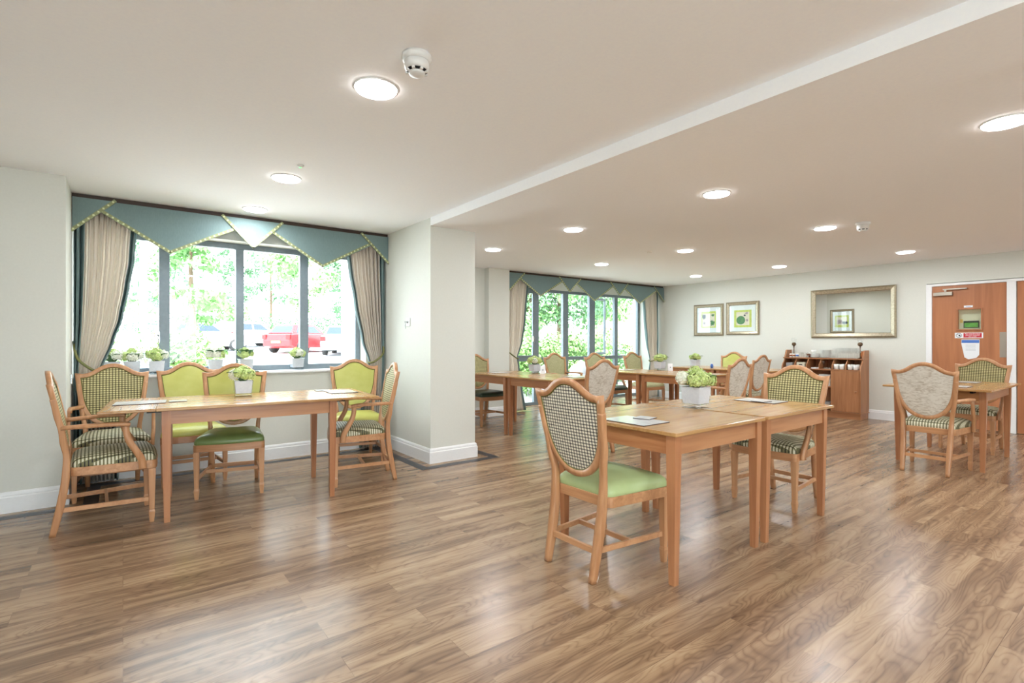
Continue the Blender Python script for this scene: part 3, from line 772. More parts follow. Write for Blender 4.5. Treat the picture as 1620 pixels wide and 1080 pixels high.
chair(4.24, 6.24, 0, KD, 'checked back chair with dark green seat half hidden by the white pier')
chair(5.835, 6.22, 0, KAO, 'olive armchair standing against the middle of the far window')
chair(6.38, 5.81, 0, KAD, 'olive armchair with dark green seat at the window end of the middle far row')
chair(7.38, 5.83, 0, KAO, 'olive armchair near the right curtain of the far window')
chair(8.6, 5.0, -90, KL, 'lime green chair against the picture wall behind the last table row')
chair(5.62, 3.36, 180, KA, 'patterned back armchair at the near end of the middle far row')
chair(7.22, 3.92, 180, KS, 'patterned back chair between the middle row and the sideboard')

# ------------------------------------------------------------------ vases of hydrangeas
def flower_vase(x, y, z, seed, label, group, rot=0, size=1.0, spread=0.055, nhead=5, dome=False, mix=0.5):
    rnd = random.Random(seed)
    root = tag(empty('flower_vase', (x, y, z), rot), label, 'vase of flowers', group)
    k = size
    v = MB(); o = 0.058 * k; t = 0.068 * k; h = 0.128 * k
    # outer glass shell with thick base
    def ring(w, zz): return [(-w, -w, zz), (w, -w, zz), (w, w, zz), (-w, w, zz)]
    vs = ring(o, 0) + ring(t, h) + ring(t - 0.004 * k, h) + ring(o - 0.004 * k + 0.001, 0.018 * k)
    fs = [(0, 3, 2, 1), (12, 13, 14, 15)]
    for a in range(3):
        for i in range(4): fs.append((a * 4 + i, a * 4 + (i + 1) % 4, (a + 1) * 4 + (i + 1) % 4, (a + 1) * 4 + i))
    v.add(vs, fs); v.build('glass_vase', 'vaseglass', root)
    l = MB(); o2 = o - 0.005 * k; t2 = t - 0.0062 * k
    vs = ring(o2, 0.027 * k) + ring(t2, h - 0.004) + ring(t2 - 0.004, h - 0.004) + ring(t2 - 0.006, h - 0.02)
    fs = [(0, 3, 2, 1), (12, 13, 14, 15)]
    for a in range(3):
        for i in range(4): fs.append((a * 4 + i, a * 4 + (i + 1) % 4, (a + 1) * 4 + (i + 1) % 4, (a + 1) * 4 + i))
    l.add(vs, fs); l.build('liner', 'liner', root)
    heads = []; nhead += 2
    for i in range(nhead):
        a = 2 * math.pi * i / max(1, nhead - 1) + rnd.uniform(-0.3, 0.3)
        r = 0 if i == nhead - 1 else spread * rnd.uniform(0.9, 1.25)
        heads.append((r * math.cos(a), r * math.sin(a), h + 0.045 * k + (0.03 if r == 0 else rnd.uniform(-0.01, 0.015)) * k, rnd.uniform(0.033, 0.041) * k))
    for i, (hx, hy, hz, hr) in enumerate(heads):
        m = MB()
        m.lathe([(0.004, -hr * 0.8), (hr * 0.6, -hr * 0.55), (hr * 0.85, 0), (hr * 0.62, hr * 0.58), (0.004, hr * 0.85)], (hx, hy, hz), 10)
        nn = 110
        for q in range(nn):
            ph = math.acos(1 - 1.75 * (q + 0.5) / nn); th = q * 2.39996
            d = Vector((math.sin(ph) * math.cos(th), math.sin(ph) * math.sin(th), math.cos(ph)))
            c = Vector((hx, hy, hz)) + d * hr * rnd.uniform(0.88, 1.22)
            u = d.orthogonal().normalized(); u = Matrix.Rotation(rnd.uniform(0, 3), 3, d) @ u; w_ = d.cross(u)
            s = 0.0105 * k * rnd.uniform(0.8, 1.2); tip = d * s * rnd.uniform(0.1, 0.6)
            m.add([c - u * s, c - w_ * s + tip, c + u * s, c + w_ * s + tip], [(0, 1, 2, 3)])
        m.build('flower_head', 'petal' if rnd.random() < mix else 'petalg', root)
    nl = 6 if not dome else 9
    for i in range(nl):
        a = 2 * math.pi * i / nl + rnd.uniform(-0.4, 0.4); m = MB(); L_ = rnd.uniform(0.08, 0.105) * k
        di = Vector((math.cos(a), math.sin(a), 0)); sd = Vector((-di.y, di.x, 0)); base_ = di * 0.02 + Vector((0, 0, h - 0.005))
        v_ = []; f_ = []
        for j in range(6):
            t_ = j / 5; wdt = 0.036 * k * math.sin(math.pi * (0.08 + 0.92 * t_) ** 0.8) + 0.001
            c = base_ + di * L_ * t_ + Vector((0, 0, (0.075 * math.sin(t_ * 1.9) + (0.03 if dome else 0)) * k))
            v_ += [c - sd * wdt, c - Vector((0, 0, 0.006 * k)), c + sd * wdt]
        for j in range(5): f_ += [(j * 3, j * 3 + 1, j * 3 + 4, j * 3 + 3), (j * 3 + 1, j * 3 + 2, j * 3 + 5, j * 3 + 4)]
        m.add(v_, f_, 0, True); m.build('leaf', 'leaf', root, solid=0.001)
    return root
SILL = 'potted hydrangeas on the left window sill'
sill = [(-0.075, 'white hydrangea cube vase on the sill, half behind the left curtain', 0.8), (0.065, 'white hydrangea cube vase on the sill, second from the left curtain', 0.9),
        (0.245, 'green hydrangea cube vase on the sill under the window handle', 0.2), (0.715, 'leafy hydrangea cube vase on the sill in front of the silver car', 0.4),
        (0.985, 'cube vase with a round dark green leafy top on the sill', 0.0), (1.475, 'pale green hydrangea cube vase on the sill in front of the red car', 0.3)]
for i, (x, lb, mx) in enumerate(sill):
    flower_vase(x, 5.735, 0.9, 11 + i, lb, None, 0, 0.98, 0.045, 4 if i != 4 else 2, i in (3, 4), mx)
TV = 'hydrangea vases on the tables'
flower_vase(0.76, 4.54, 0.765, 31, 'green hydrangeas in a glass cube on the left window table', None, R(-4), 1.0, 0.05, 5, False, 0.3)
flower_vase(3.07, 2.0, HT, 38, 'large white and green hydrangeas in a glass cube on the nearest tables', None, 0, 1.12, 0.078, 6, False, 0.55)
flower_vase(4.57, 5.5, HT, 33, 'green hydrangeas in a glass cube on the row beyond the pier', None, 0, 1.0, 0.055, 5, False, 0.3)
flower_vase(6.6, 4.92, HT, 34, 'hydrangeas in a glass cube on the middle far row beside a white card', None, 0, 1.05, 0.055, 5, False, 0.4)
flower_vase(7.92, 5.17, HT, 35, 'small hydrangeas in a glass cube below the left framed picture', None, 0, 1.0, 0.05, 5, False, 0.4)

# ------------------------------------------------------------------ placemats, coasters, cards
def flat_mat(name, x, y, z, w_, d_, rot, label, cat, group=None, t=0.004):
    root = tag(empty(name, (x, y, z), R(rot)), label, cat, group)
    MB().box((-w_ / 2, -d_ / 2, 0), (w_ / 2, d_ / 2, t)).build('backing', 'cardedge', root, 0.001)
    MB().box((-w_ / 2 + 0.001, -d_ / 2 + 0.001, t), (w_ / 2 - 0.001, d_ / 2 - 0.001, t + 0.0012)).build('printed_face', 'matprint', root)
z1 = 0.765
flat_mat('placemat', 0.10, 4.48, z1, 0.30, 0.22, -5, 'grey printed placemat at the left end of the left window table', 'placemat')
flat_mat('coaster', 0.32, 4.44, z1, 0.11, 0.11, -5, 'coaster beside the placemat at the left end of the left window table', 'coaster')
flat_mat('placemat', 1.50, 4.43, z1, 0.22, 0.30, -5, 'placemat at the right end of the left window table', 'placemat')
flat_mat('coaster', 1.40, 4.64, z1, 0.10, 0.10, -5, 'coaster beside the right placemat of the left window table', 'coaster')
flat_mat('placemat', 2.27, 1.86, HT, 0.22, 0.30, 0, 'white topped placemat in front of the nearest checked chair', 'placemat')
flat_mat('coaster', 2.37, 1.87, HT + 0.0055, 0.10, 0.10, 12, 'coaster lying on the placemat of the nearest checked chair', 'coaster')
flat_mat('placemat', 3.78, 1.92, HT, 0.22, 0.30, 0, 'placemat in front of the checked armchair at the right end of the near tables', 'placemat')
flat_mat('coaster', 3.71, 1.88, HT + 0.0055, 0.10, 0.10, -10, 'coaster lying on the placemat before the right end armchair', 'coaster')
flat_mat('placemat', 4.27, 5.92, HT, 0.30, 0.22, 0, 'placemat at the window end of the pier row', 'placemat')
flat_mat('placemat', 4.50, 4.62, HT, 0.22, 0.22, 0, 'placemat at the near end of the pier row', 'placemat')
flat_mat('placemat', 6.25, 5.30, HT, 0.30, 0.22, 0, 'placemat at the window end of the middle far row', 'placemat')
flat_mat('placemat', 7.16, 1.47, z1, 0.22, 0.30, 0, 'placemat before the armchair at the brown door', 'placemat')
flat_mat('placemat', 6.42, 1.40, z1, 0.22, 0.30, 0, 'placemat mostly hidden behind the patterned armchair at the door table', 'placemat')
def menu_card(x, y, rot, label):
    root = tag(empty('menu_card', (x, y, HT), R(rot)), label, 'menu card')
    MB().prism([(-0.03, 0), (-0.026, 0), (0.0, 0.105), (-0.003, 0.108)], -0.035, 0.035, 'x').build('front_leaf', 'card', root)
    MB().prism([(0.03, 0), (0.026, 0), (0.0, 0.105), (0.003, 0.108)], -0.035, 0.035, 'x').build('rear_leaf', 'card', root)
    MB().lathe([(0.001, 0), (0.006, 0.0)], (0, 0, 0)) 
    MB().box((-0.008, -0.0235, 0.045), (0.008, -0.0185, 0.06)).build('printed_mark', 'inkgrey', root)
menu_card(4.60, 5.36, -40, 'small white folded card beside the vase on the pier row')
menu_card(6.62, 4.75, -40, 'small white folded card beside the vase on the middle far row')
o = tag(empty('salt_shaker', (7.93, 4.86, HT)), 'small blue and white shaker on the table below the right framed picture', 'shaker')
MB().lathe([(0.02, 0), (0.026, 0.02), (0.022, 0.05), (0.01, 0.065)]).build('body', 'signblue', o)
MB().lathe([(0.012, 0.064), (0.014, 0.075), (0.006, 0.085)]).build('cap', 'white', o)

# ------------------------------------------------------------------ sideboard
SX, SY0, SY1 = 8.93, 3.0, 4.18
sb = tag(empty('sideboard', (SX, (SY0 + SY1) / 2, 0)), 'oak dresser sideboard with pigeonholes and one cupboard door under the mirror', 'sideboard')
def sbp(name, mb, m, bevel=0.002):
    o = mb.build(name, m, sb, bevel); 
    for v_ in o.data.vertices: v_.co.x -= SX; v_.co.y -= (SY0 + SY1) / 2
    return o
XB = 9.268
side_poly = [(SX, 0.09), (XB, 0.09), (XB, 1.06), (9.10, 1.06), (9.08, 1.05), (9.06, 0.99), (9.03, 0.93), (9.03, 0.90), (9.0, 0.86), (8.96, 0.83), (8.94, 0.79), (SX, 0.75)]
for yy in (SY0, SY1 - 0.02):
    m = MB(); n_ = len(side_poly)
    v_ = [(x, yy, z) for x, z in side_poly] + [(x, yy + 0.02, z) for x, z in side_poly]
    m.add(v_, [tuple(range(n_)), tuple(range(2 * n_ - 1, n_ - 1, -1))] + [(i, n_ + i, n_ + (i + 1) % n_, (i + 1) % n_) for i in range(n_)])
    sbp('side_panel', m, 'oakunit')
sbp('back_panel', MB().box((XB - 0.012, SY0 + 0.02, 0.09), (XB, SY1 - 0.02, 0.93)), 'oakunit', 0)
sbp('plinth', MB().box((SX + 0.01, SY0 + 0.005, 0), (XB, SY1 - 0.005, 0.088)), 'oakunit_y')
sbp('base_moulding', MB().box((SX - 0.012, SY0 - 0.012, 0.088), (XB, SY1 + 0.012, 0.102)), 'oakunit_y')
sbp('shelf', MB().box((9.0, SY0 - 0.004, 0.915), (XB - 0.012, SY1 + 0.004, 0.933)), 'oakunit_y')
sbp('shelf', MB().box((SX - 0.005, SY0 + 0.02, 0.742), (XB - 0.012, SY1 - 0.02, 0.760)), 'oakunit_y')
sbp('shelf', MB().box((SX + 0.02, SY0 + 0.42, 0.47), (XB - 0.012, SY1 - 0.02, 0.488)), 'oakunit_y')
sbp('shelf', MB().box((SX + 0.02, SY0 + 0.42, 0.16), (XB - 0.012, SY1 - 0.02, 0.178)), 'oakunit_y')
sbp('partition', MB().box((SX + 0.01, SY0 + 0.40, 0.102), (XB - 0.012, SY0 + 0.42, 0.742)), 'oakunit')
dv = [(SX, 0.76), (XB - 0.012, 0.76), (XB - 0.012, 0.915), (9.01, 0.915), (9.0, 0.89), (8.97, 0.865), (8.955, 0.84), (8.935, 0.83)]
for yy in [SY0 + 0.02 + (SY1 - SY0 - 0.04) * k / 6 for k in range(1, 6)]:
    m = MB(); n_ = len(dv); v_ = [(x, yy - 0.006, z) for x, z in dv] + [(x, yy + 0.006, z) for x, z in dv]
    m.add(v_, [tuple(range(n_)), tuple(range(2 * n_ - 1, n_ - 1, -1))] + [(i, n_ + i, n_ + (i + 1) % n_, (i + 1) % n_) for i in range(n_)])
    sbp('divider', m, 'oakunit')
dr = sbp('cupboard_door', MB().box((SX - 0.008, SY0 + 0.022, 0.108), (SX + 0.01, SY0 + 0.412, 0.738)), 'oakunit')
kb = MB(); kb.tube([(SX - 0.008, SY0 + 0.06, 0.43), (SX - 0.02, SY0 + 0.06, 0.43), (SX - 0.034, SY0 + 0.06, 0.43)], 0.014, 12, scl=[0.6, 0.6, 1.1])
ko = kb.build('knob', 'oakunit', dr)
for v_ in ko.data.vertices: v_.co.x -= SX; v_.co.y -= (SY0 + SY1) / 2

def simple(name, prof, x, y, z, m, label, cat, group=None, n=20, smooth=True):
    o = MB().lathe(prof, (0, 0, 0), n, 0, smooth).build(name, m); o.location = (x, y, z); tag(o, label, cat, group); return o
def dup(o, loc, label=None, rz=None):
    c = copy_tree(o); c.location = loc
    if label: c['label'] = label
    if rz is not None: c.rotation_euler = (0, 0, rz)
    return c
TS = 0.933
# jars
for k in range(3):
    y_ = 4.10 - 0.052 * k
    r_ = tag(empty('condiment_jar', (9.10, y_, TS)), ['small printed jar beside the left end panel of the sideboard', 'small printed jar in the middle of the three', 'small printed jar beside the clear tumblers'][k], 'jar')
    MB().lathe([(0.021, 0), (0.023, 0.01), (0.023, 0.055), (0.021, 0.06)]).build('body', 'white', r_)
    MB().lathe([(0.0235, 0.018), (0.0236, 0.045)]).build('printed_label', 'copper' if k < 2 else 'signblue', r_)
tum = MB().lathe([(0.001, 0.001), (0.022, 0.0), (0.03, 0.085)], cap=False).build('tumbler', 'tumbler')
tag(tum, 'clear tumbler in the cluster beside the printed jars', 'glass', 'tumblers on the sideboard'); tum.location = (9.08, 3.93, TS)
for (x, y) in ((9.15, 3.93), (9.10, 3.87), (9.17, 3.86), (9.08, 3.81)): dup(tum, (x, y, TS))
bowl = simple('serving_bowl', [(0.03, 0), (0.075, 0.055), (0.078, 0.06), (0.07, 0.055), (0.02, 0.01)], 9.21, 3.86, TS + 0.09, 'copper', 'copper coloured bowl behind the tumblers', 'bowl')
bowl.location = (9.21, 3.82, TS)
sau = simple('saucer', [(0.03, 0), (0.072, 0.010), (0.074, 0.014), (0.03, 0.004)], 9.10, 3.71, TS, 'white', 'white saucer in the short stack left of the tall plate stack', 'saucer', 'stacked saucers')
for k in range(1, 6): dup(sau, (9.10, 3.71, TS + 0.011 * k))
cup0 = tag(empty('teacup', (9.09, 3.73, TS + 0.072)), 'white teacup lying on the saucer stack', 'cup')
MB().lathe([(0.02, 0), (0.034, 0.02), (0.04, 0.055), (0.037, 0.055), (0.03, 0.02), (0.01, 0.006)]).build('bowl', 'white', cup0)
MB().tube(smooth_path([(0.036, 0, 0.045), (0.06, 0, 0.045), (0.06, 0, 0.02), (0.03, 0, 0.015)], 4), 0.004, 6).build('handle', 'white', cup0)
pl = simple('dinner_plate', [(0.05, 0), (0.088, 0.010), (0.09, 0.013), (0.05, 0.004)], 9.11, 3.545, TS, 'white', 'white plate in the tall stack in the middle of the sideboard', 'plate', 'stacked plates')
for k in range(1, 11): dup(pl, (9.11, 3.545, TS + 0.0118 * k))
wg = tag(empty('wine_glass', (9.07, 3.41, TS)), 'stemmed wine glass in the rows right of the plate stack', 'glass', 'wine glasses on the sideboard')
MB().lathe([(0.03, 0), (0.03, 0.003), (0.005, 0.008), (0.004, 0.07), (0.02, 0.085), (0.034, 0.115), (0.034, 0.13), (0.027, 0.165)], cap=False).build('glass_body', 'tumbler', wg)
for (x, y) in ((9.07, 3.33), (9.07, 3.25), (9.07, 3.17), (9.07, 3.09), (9.15, 3.40), (9.15, 3.31), (9.15, 3.22), (9.15, 3.13), (9.22, 3.36), (9.22, 3.27), (9.22, 3.18)): dup(wg, (x, y, TS))
tp = tag(empty('glass_jug', (9.225, 3.09, TS)), 'amber glass jug behind the wine glasses', 'jug')
tp.location = (9.2, 3.06, TS)
MB().lathe([(0.03, 0), (0.042, 0.03), (0.042, 0.06), (0.025, 0.10), (0.028, 0.115)]).build('body', 'copper', tp)
for y_, lb in ((4.08, 'bronze candle stand with glass cup at the left end of the sideboard'), (3.045, 'bronze candle stand with glass cup at the right end of the sideboard')):
    c = tag(empty('candle_stand', (9.07 if y_ > 4 else 9.04, y_, TS)), lb, 'candle holder')
    if y_ > 4: c.location = (9.19, 4.09, TS)
    MB().lathe([(0.038, 0), (0.036, 0.006), (0.01, 0.015), (0.006, 0.03)]).build('foot', 'bronze', c)
    MB().lathe([(0.006, 0.02), (0.005, 0.15), (0.009, 0.185), (0.014, 0.195)], n=12).build('stem', 'bronze', c)
    MB().lathe([(0.012, 0.19), (0.03, 0.205), (0.036, 0.222), (0.03, 0.242), (0.016, 0.252)]).build('ball_cup', 'bronze', c)
    MB().lathe([(0.02, 0.25), (0.036, 0.275), (0.04, 0.33)], cap=False).build('glass_cup', 'tumbler', c)
PS = 0.76
tag(B('storage_box', (8.96, 3.82, PS), (9.12, 3.945, PS + 0.095), 'whitebox', bevel=0.003), 'off-white box with a dark slot in a pigeonhole', 'box')
bx = [o for o in bpy.data.objects if o.name == 'storage_box'][0]
MB().box((8.9585, 3.855, PS + 0.05), (8.9605, 3.91, PS + 0.065)).build('label_slot', 'ink', bx)
tag(B('storage_box', (8.97, 4.02, PS), (9.12, 4.12, PS + 0.085), 'greybox', bevel=0.003), 'small grey box in the leftmost pigeonhole', 'box')
for k, y_ in enumerate((3.65, 3.66)):
    tag(B('napkin_pack', (8.96, y_ - 0.05, PS + 0.009 * k), (9.1, y_ + 0.06, PS + 0.008 + 0.009 * k), 'paper', bevel=0.001), ['folded white napkins lying lowest in the third pigeonhole', 'folded white napkins lying topmost in the third pigeonhole'][k], 'napkins')
sl = simple('stem_glass', [(0.025, 0), (0.004, 0.006), (0.004, 0.06), (0.025, 0.09), (0.028, 0.13), (0.026, 0.13), (0.004, 0.07)], 9.0, 3.55, PS, 'tumbler', 'stemmed glass standing in the fourth pigeonhole', 'glass')
tag(B('cutlery_tray', (8.96, 3.43, PS), (9.12, 3.53, PS + 0.02), 'chrome', bevel=0.003), 'shiny tray lying in the fourth pigeonhole', 'tray')
mug = tag(empty('teacup', (8.99, 3.36, PS)), 'white cup in the two right-hand pigeonholes', 'cup', 'white cups in the pigeonholes')
MB().lathe([(0.026, 0), (0.031, 0.005), (0.034, 0.04), (0.035, 0.082), (0.032, 0.082), (0.028, 0.01)]).build('bowl', 'white', mug)
MB().tube(smooth_path([(0, 0.032, 0.062), (0, 0.05, 0.06), (0, 0.05, 0.03), (0, 0.03, 0.02)], 4), 0.004, 6).build('handle', 'white', mug)
for (x, y) in ((8.99, 3.275), (9.07, 3.355), (9.07, 3.28), (8.99, 3.165), (8.99, 3.085), (9.07, 3.165), (9.07, 3.085)): dup(mug, (x, y, PS))
for k in range(3):
    tag(B('food_container', (9.0, 3.45, 0.488 + 0.062 * k), (9.2, 3.62, 0.488 + 0.06 + 0.062 * k), 'plastic', bevel=0.006), ['bottom white lidded container on the sideboard shelf', 'middle white lidded container on the sideboard shelf', 'top white lidded container on the sideboard shelf'][k], 'container')
tag(B('plastic_tray', (8.99, 3.45, 0.178), (9.22, 3.68, 0.23), 'greybox', bevel=0.01), 'low grey tray on the bottom shelf of the sideboard', 'tray')

# ------------------------------------------------------------------ wall pictures and mirror  (face -X on x = 9.27)
def framed(name, x, y0, y1, z0, z1, fw, label, cat, art=None, sgn=-1, tilt=0):
    """sgn -1: hangs on a wall to the +X side and faces -X"""
    yc, zc = (y0 + y1) / 2, (z0 + z1) / 2
    root = tag(empty(name, (x - 0.004 * bool(tilt), yc, zc)), label, cat); root.rotation_euler = (0, -R(tilt), 0)
    hw, hh = (y1 - y0) / 2, (z1 - z0) / 2
    def ringf(o, i, x0, x1, nm, m):
        mb = MB()
        a = [(-hw + o, -hh + o), (hw - o, -hh + o), (hw - o, hh - o), (-hw + o, hh - o)]; b = [(-hw + i, -hh + i), (hw - i, -hh + i), (hw - i, hh - i), (-hw + i, hh - i)]
        v = [(0, p, q) for p, q in a] + [(x0 * sgn, p, q) for p, q in a] + [(x1 * sgn, p, q) for p, q in b] + [(0, p, q) for p, q in b]
        f = []
        for r in range(4):
            for k in range(4): f.append((r * 4 + k, r * 4 + (k + 1) % 4, ((r + 1) % 4) * 4 + (k + 1) % 4, ((r + 1) % 4) * 4 + k))
        mb.add(v, f); mb.build(nm, m, root)
    ringf(0, fw * 0.35, 0.022, 0.032, 'outer_frame', 'frame_edge')
    ringf(fw * 0.35, fw, 0.033, 0.018, 'frame', 'silverframe')
    ringf(fw, fw + 0.007, 0.02, 0.012, 'inner_edge', 'frame_edge')
    i = fw + 0.005
    if art is None:
        MB().box((min(0.001 * sgn, 0.012 * sgn), -hw + i, -hh + i), (max(0.001 * sgn, 0.012 * sgn), hw - i, hh - i)).build('mirror_glass', 'mirror', root)
    else:
        X0 = 0.008 * sgn
        def pan(nm, m, a, b, c, d, lay):
            xx = X0 + 0.0006 * lay * sgn
            MB().box((min(xx, xx - 0.0005 * sgn), a, c), (max(xx, xx - 0.0005 * sgn), b, d)).build(nm, m, root)
        pan('mount', 'paper', -hw + i, hw - i, -hh + i, hh - i, 0)
        art(root, pan, hw, hh, X0, sgn)
        MB().box((min(0.0125 * sgn, 0.014 * sgn), -hw + i, -hh + i), (max(0.0125 * sgn, 0.014 * sgn), hw - i, hh - i)).build('glazing', 'glass', root)
    return root
M['artgreen'] = noisemat('lime_wash', (196, 208, 96), (216, 222, 130), (20, 20, 20), 0.7, 0)
M['artcream'] = noisemat('cream_wash', (226, 216, 196), (236, 228, 212), (12, 12, 12), 0.7, 0)
M['artdark'] = noisemat('dark_blot', (36, 46, 60), (90, 104, 110), (40, 40, 40), 0.7, 0)
M['artleaf'] = noisemat('leaf_print', (70, 120, 90), (96, 150, 92), (30, 30, 30), 0.7, 0)
M['artpink'] = noisemat('pink_grey_blot', (150, 130, 140), (200, 186, 186), (40, 40, 40), 0.7, 0)
def disc(root, nm, m, y, z, ry, rz_, X, sgn, n=18, jag=0, seed=1):
    rnd = random.Random(seed)
    v = [(X, y + ry * (1 + jag * rnd.uniform(-1, 1)) * math.cos(2 * math.pi * k / n), z + rz_ * (1 + jag * rnd.uniform(-1, 1)) * math.sin(2 * math.pi * k / n)) for k in range(n)]
    v2 = [(p[0] + 0.0004 * sgn, p[1], p[2]) for p in v]
    MB().add(v + v2, [tuple(range(n)), tuple(range(2 * n - 1, n - 1, -1))] + [(k, n + k, n + (k + 1) % n, (k + 1) % n) for k in range(n)]).build(nm, m, root)
def art1(root, pan, hw, hh, X, s):
    pan('print', 'artgreen', -hw * .5, hw * .5, -hh * .5, hh * .55, 1); pan('print_field', 'artcream', -hw * .42, hw * .42, -hh * .42, hh * .42, 2)
    disc(root, 'leaf_motif', 'artdark', hw * .32, hh * .22, 0.04, 0.045, X + .0016 * s, s, 44, .4, 3)
    disc(root, 'leaf_motif', 'artleaf', -hw * .28, -hh * .2, 0.045, 0.05, X + .0016 * s, s, 44, .45, 4)
    disc(root, 'leaf_motif', 'artleaf', -hw * .3, hh * .3, 0.03, 0.02, X + .0016 * s, s, 44, .4, 5)
    disc(root, 'leaf_motif', 'artpink', hw * .3, -hh * .2, 0.025, 0.025, X + .0016 * s, s, 44, .3, 6)
def art2(root, pan, hw, hh, X, s):
    pan('print', 'artgreen', -hw * .55, hw * .52, -hh * .55, hh * .5, 1); pan('print_field', 'artcream', -hw * .42, hw * .38, -hh * .42, hh * .38, 2)
    disc(root, 'fruit_motif', 'artleaf', hw * .1, -hh * .12, 0.085, 0.08, X + .0016 * s, s, 26, .02, 3)
    disc(root, 'leaf_motif', 'artdark', -hw * .14, hh * .17, 0.022, 0.016, X + .0016 * s, s, 12, .3, 4)
    disc(root, 'petal_motif', 'artpink', -hw * .28, -hh * .14, 0.025, 0.025, X + .0016 * s, s, 14, .3, 5)
    disc(root, 'petal_motif', 'artpink', -hw * .26, hh * .3, 0.03, 0.02, X + .0016 * s, s, 14, .4, 6)
def art3(root, pan, hw, hh, X, s):
    pan('print', 'artgreen', -hw * .55, hw * .6, -hh * .52, hh * .5, 1); pan('print_field', 'artcream', -hw * .42, hw * .46, -hh * .3, hh * .36, 2)
    disc(root, 'leaf_motif', 'artdark', -hw * .22, -hh * .14, 0.07, 0.04, X + .0016 * s, s, 44, .35, 3)
    disc(root, 'fruit_motif', 'artpink', hw * .2, -hh * .05, 0.07, 0.06, X + .0016 * s, s, 44, .35, 4)
framed('framed_picture', 9.268, 5.43, 6.065, 1.315, 1.935, 0.055, 'square framed leaf print in a champagne frame nearest the far window', 'picture', art1)
framed('framed_picture', 9.268, 4.73, 5.365, 1.328, 1.945, 0.055, 'square framed print with a round green fruit, right of the leaf print', 'picture', art2)
framed('wall_mirror', 9.268, 2.64, 3.84, 1.26, 2.055, 0.07, 'wide champagne framed mirror above the sideboard', 'mirror', tilt=0.55)
framed('framed_picture', 2.932, 5.38, 5.96, 1.31, 1.95, 0.05, 'framed print on the hidden side of the pier, seen in the mirror', 'picture', art3, 1)

# socket, switch
def plate_switch(x, y, z, label, cat, sgn=-1, w_=0.146, h_=0.086):
    root = tag(empty('double_socket' if w_ > 0.1 else 'key_switch', (x, y, z)), label, cat)
    MB().box((min(0, 0.009 * sgn), -w_ / 2, -h_ / 2), (max(0, 0.009 * sgn), w_ / 2, h_ / 2)).build('face_plate', 'plastic', root, 0.002)
    return root
s_ = plate_switch(9.27, 4.865, 0.74, 'white double socket on the picture wall, behind a patterned chair back', 'socket')
for yy in (-0.036, 0.036): MB().box((-0.0098, yy - 0.02, -0.025), (-0.009, yy + 0.02, 0.02)).build('outlet', 'greybox', s_)
k_ = plate_switch(2.41, 4.985, 1.405, 'small white key switch with keys hanging on the white pier', 'switch', -1, 0.086, 0.086)
MB().tube([(-0.009, 0.0, 0.0), (-0.02, 0.0, 0.0)], 0.012, 12).build('key_barrel', 'chrome', k_)
MB().box((-0.05, -0.0015, -0.008), (-0.02, 0.0015, 0.008)).build('key', 'chrome', k_)
MB().box((-0.045, -0.0015, -0.07), (-0.033, 0.0015, -0.012)).build('hanging_key', 'chrome', k_)
tag(B('pull_cord_cleat', (-0.335, 5.38, 0.86), (-0.32, 5.41, 0.94), 'chrome', bevel=0.003), 'small metal cleat on the recess wall left of the left curtain', 'cleat')

# ------------------------------------------------------------------ doors
def jamb(name, y0, y1, mulls):
    m = MB(); x0, x1 = 9.245, 9.40
    m.box((x0, y1 - 0.068, 0), (x1, y1, 2.02)); m.box((x0, y0, 0), (x1, y0 + 0.068, 2.02))
    for a, b in mulls: m.box((x0, a, 0), (x1, b, 1.985))
    m.box((x0, y0 + 0.068, 1.985), (x1, y1 - 0.068, 2.02))
    return struct(m.build(name, 'trim', None, 0.003))
jamb('trim_2', 0.42, 2.285, [(1.345, 1.435)])
d1 = struct(empty('door_1', (9.27, 1.826, 0)))
def dl(a, b, m, nm, bev=0, par=None):
    return MB().box((a[0] - 9.27, a[1] - 1.826, a[2]), (b[0] - 9.27, b[1] - 1.826, b[2])).build(nm, m, par or d1, bev)
leaf = MB()
X0, X1 = 9.262, 9.306
for a, b, c, d in ((1.437, 2.215, 0.006, 1.37), (1.437, 2.215, 1.642, 1.983), (1.437, 1.69, 1.37, 1.642), (1.93, 2.215, 1.37, 1.642)):
    leaf.box((X0 - 9.27, a - 1.826, c), (X1 - 9.27, b - 1.826, d))
leaf.build('door_leaf', 'door', d1)
bd = MB()
for a, b, c, d in ((1.672, 1.948, 1.352, 1.37), (1.672, 1.948, 1.642, 1.66), (1.672, 1.69, 1.37, 1.642), (1.93, 1.948, 1.37, 1.642)):
    bd.box((9.252 - 9.27, a - 1.826, c), (9.262 - 9.27, b - 1.826, d))
bd.build('glazing_bead', 'door', d1, 0.002)
dl((9.282, 1.69, 1.37), (9.287, 1.93, 1.642), 'glass', 'vision_pane')
cl = dl((9.215, 1.985, 1.845), (9.262, 2.195, 1.895), 'satin', 'door_closer', 0.004)
ar = MB(); ar.box((9.222 - 9.27, 1.83 - 1.826, 1.925), (9.245 - 9.27, 2.09 - 1.826, 1.94)); ar.box((9.225 - 9.27, 2.05 - 1.826, 1.90), (9.24 - 9.27, 2.075 - 1.826, 1.94)); ar.build('closer_arm', 'satin', cl)
dl((9.2595, 1.44, 0.99), (9.262, 1.505, 1.325), 'satin', 'push_plate', 0.001)
TM = lambda y, z, x: Matrix.Translation((x - 9.27, y - 1.826, z)) @ Matrix.Rotation(R(-90), 4, 'Z') @ Matrix.Rotation(R(90), 4, 'X')
def TW(y, z, x, oy): return Matrix.Translation((x - 9.25, y - oy, z)) @ Matrix.Rotation(R(-90), 4, 'Z') @ Matrix.Rotation(R(90), 4, 'X')
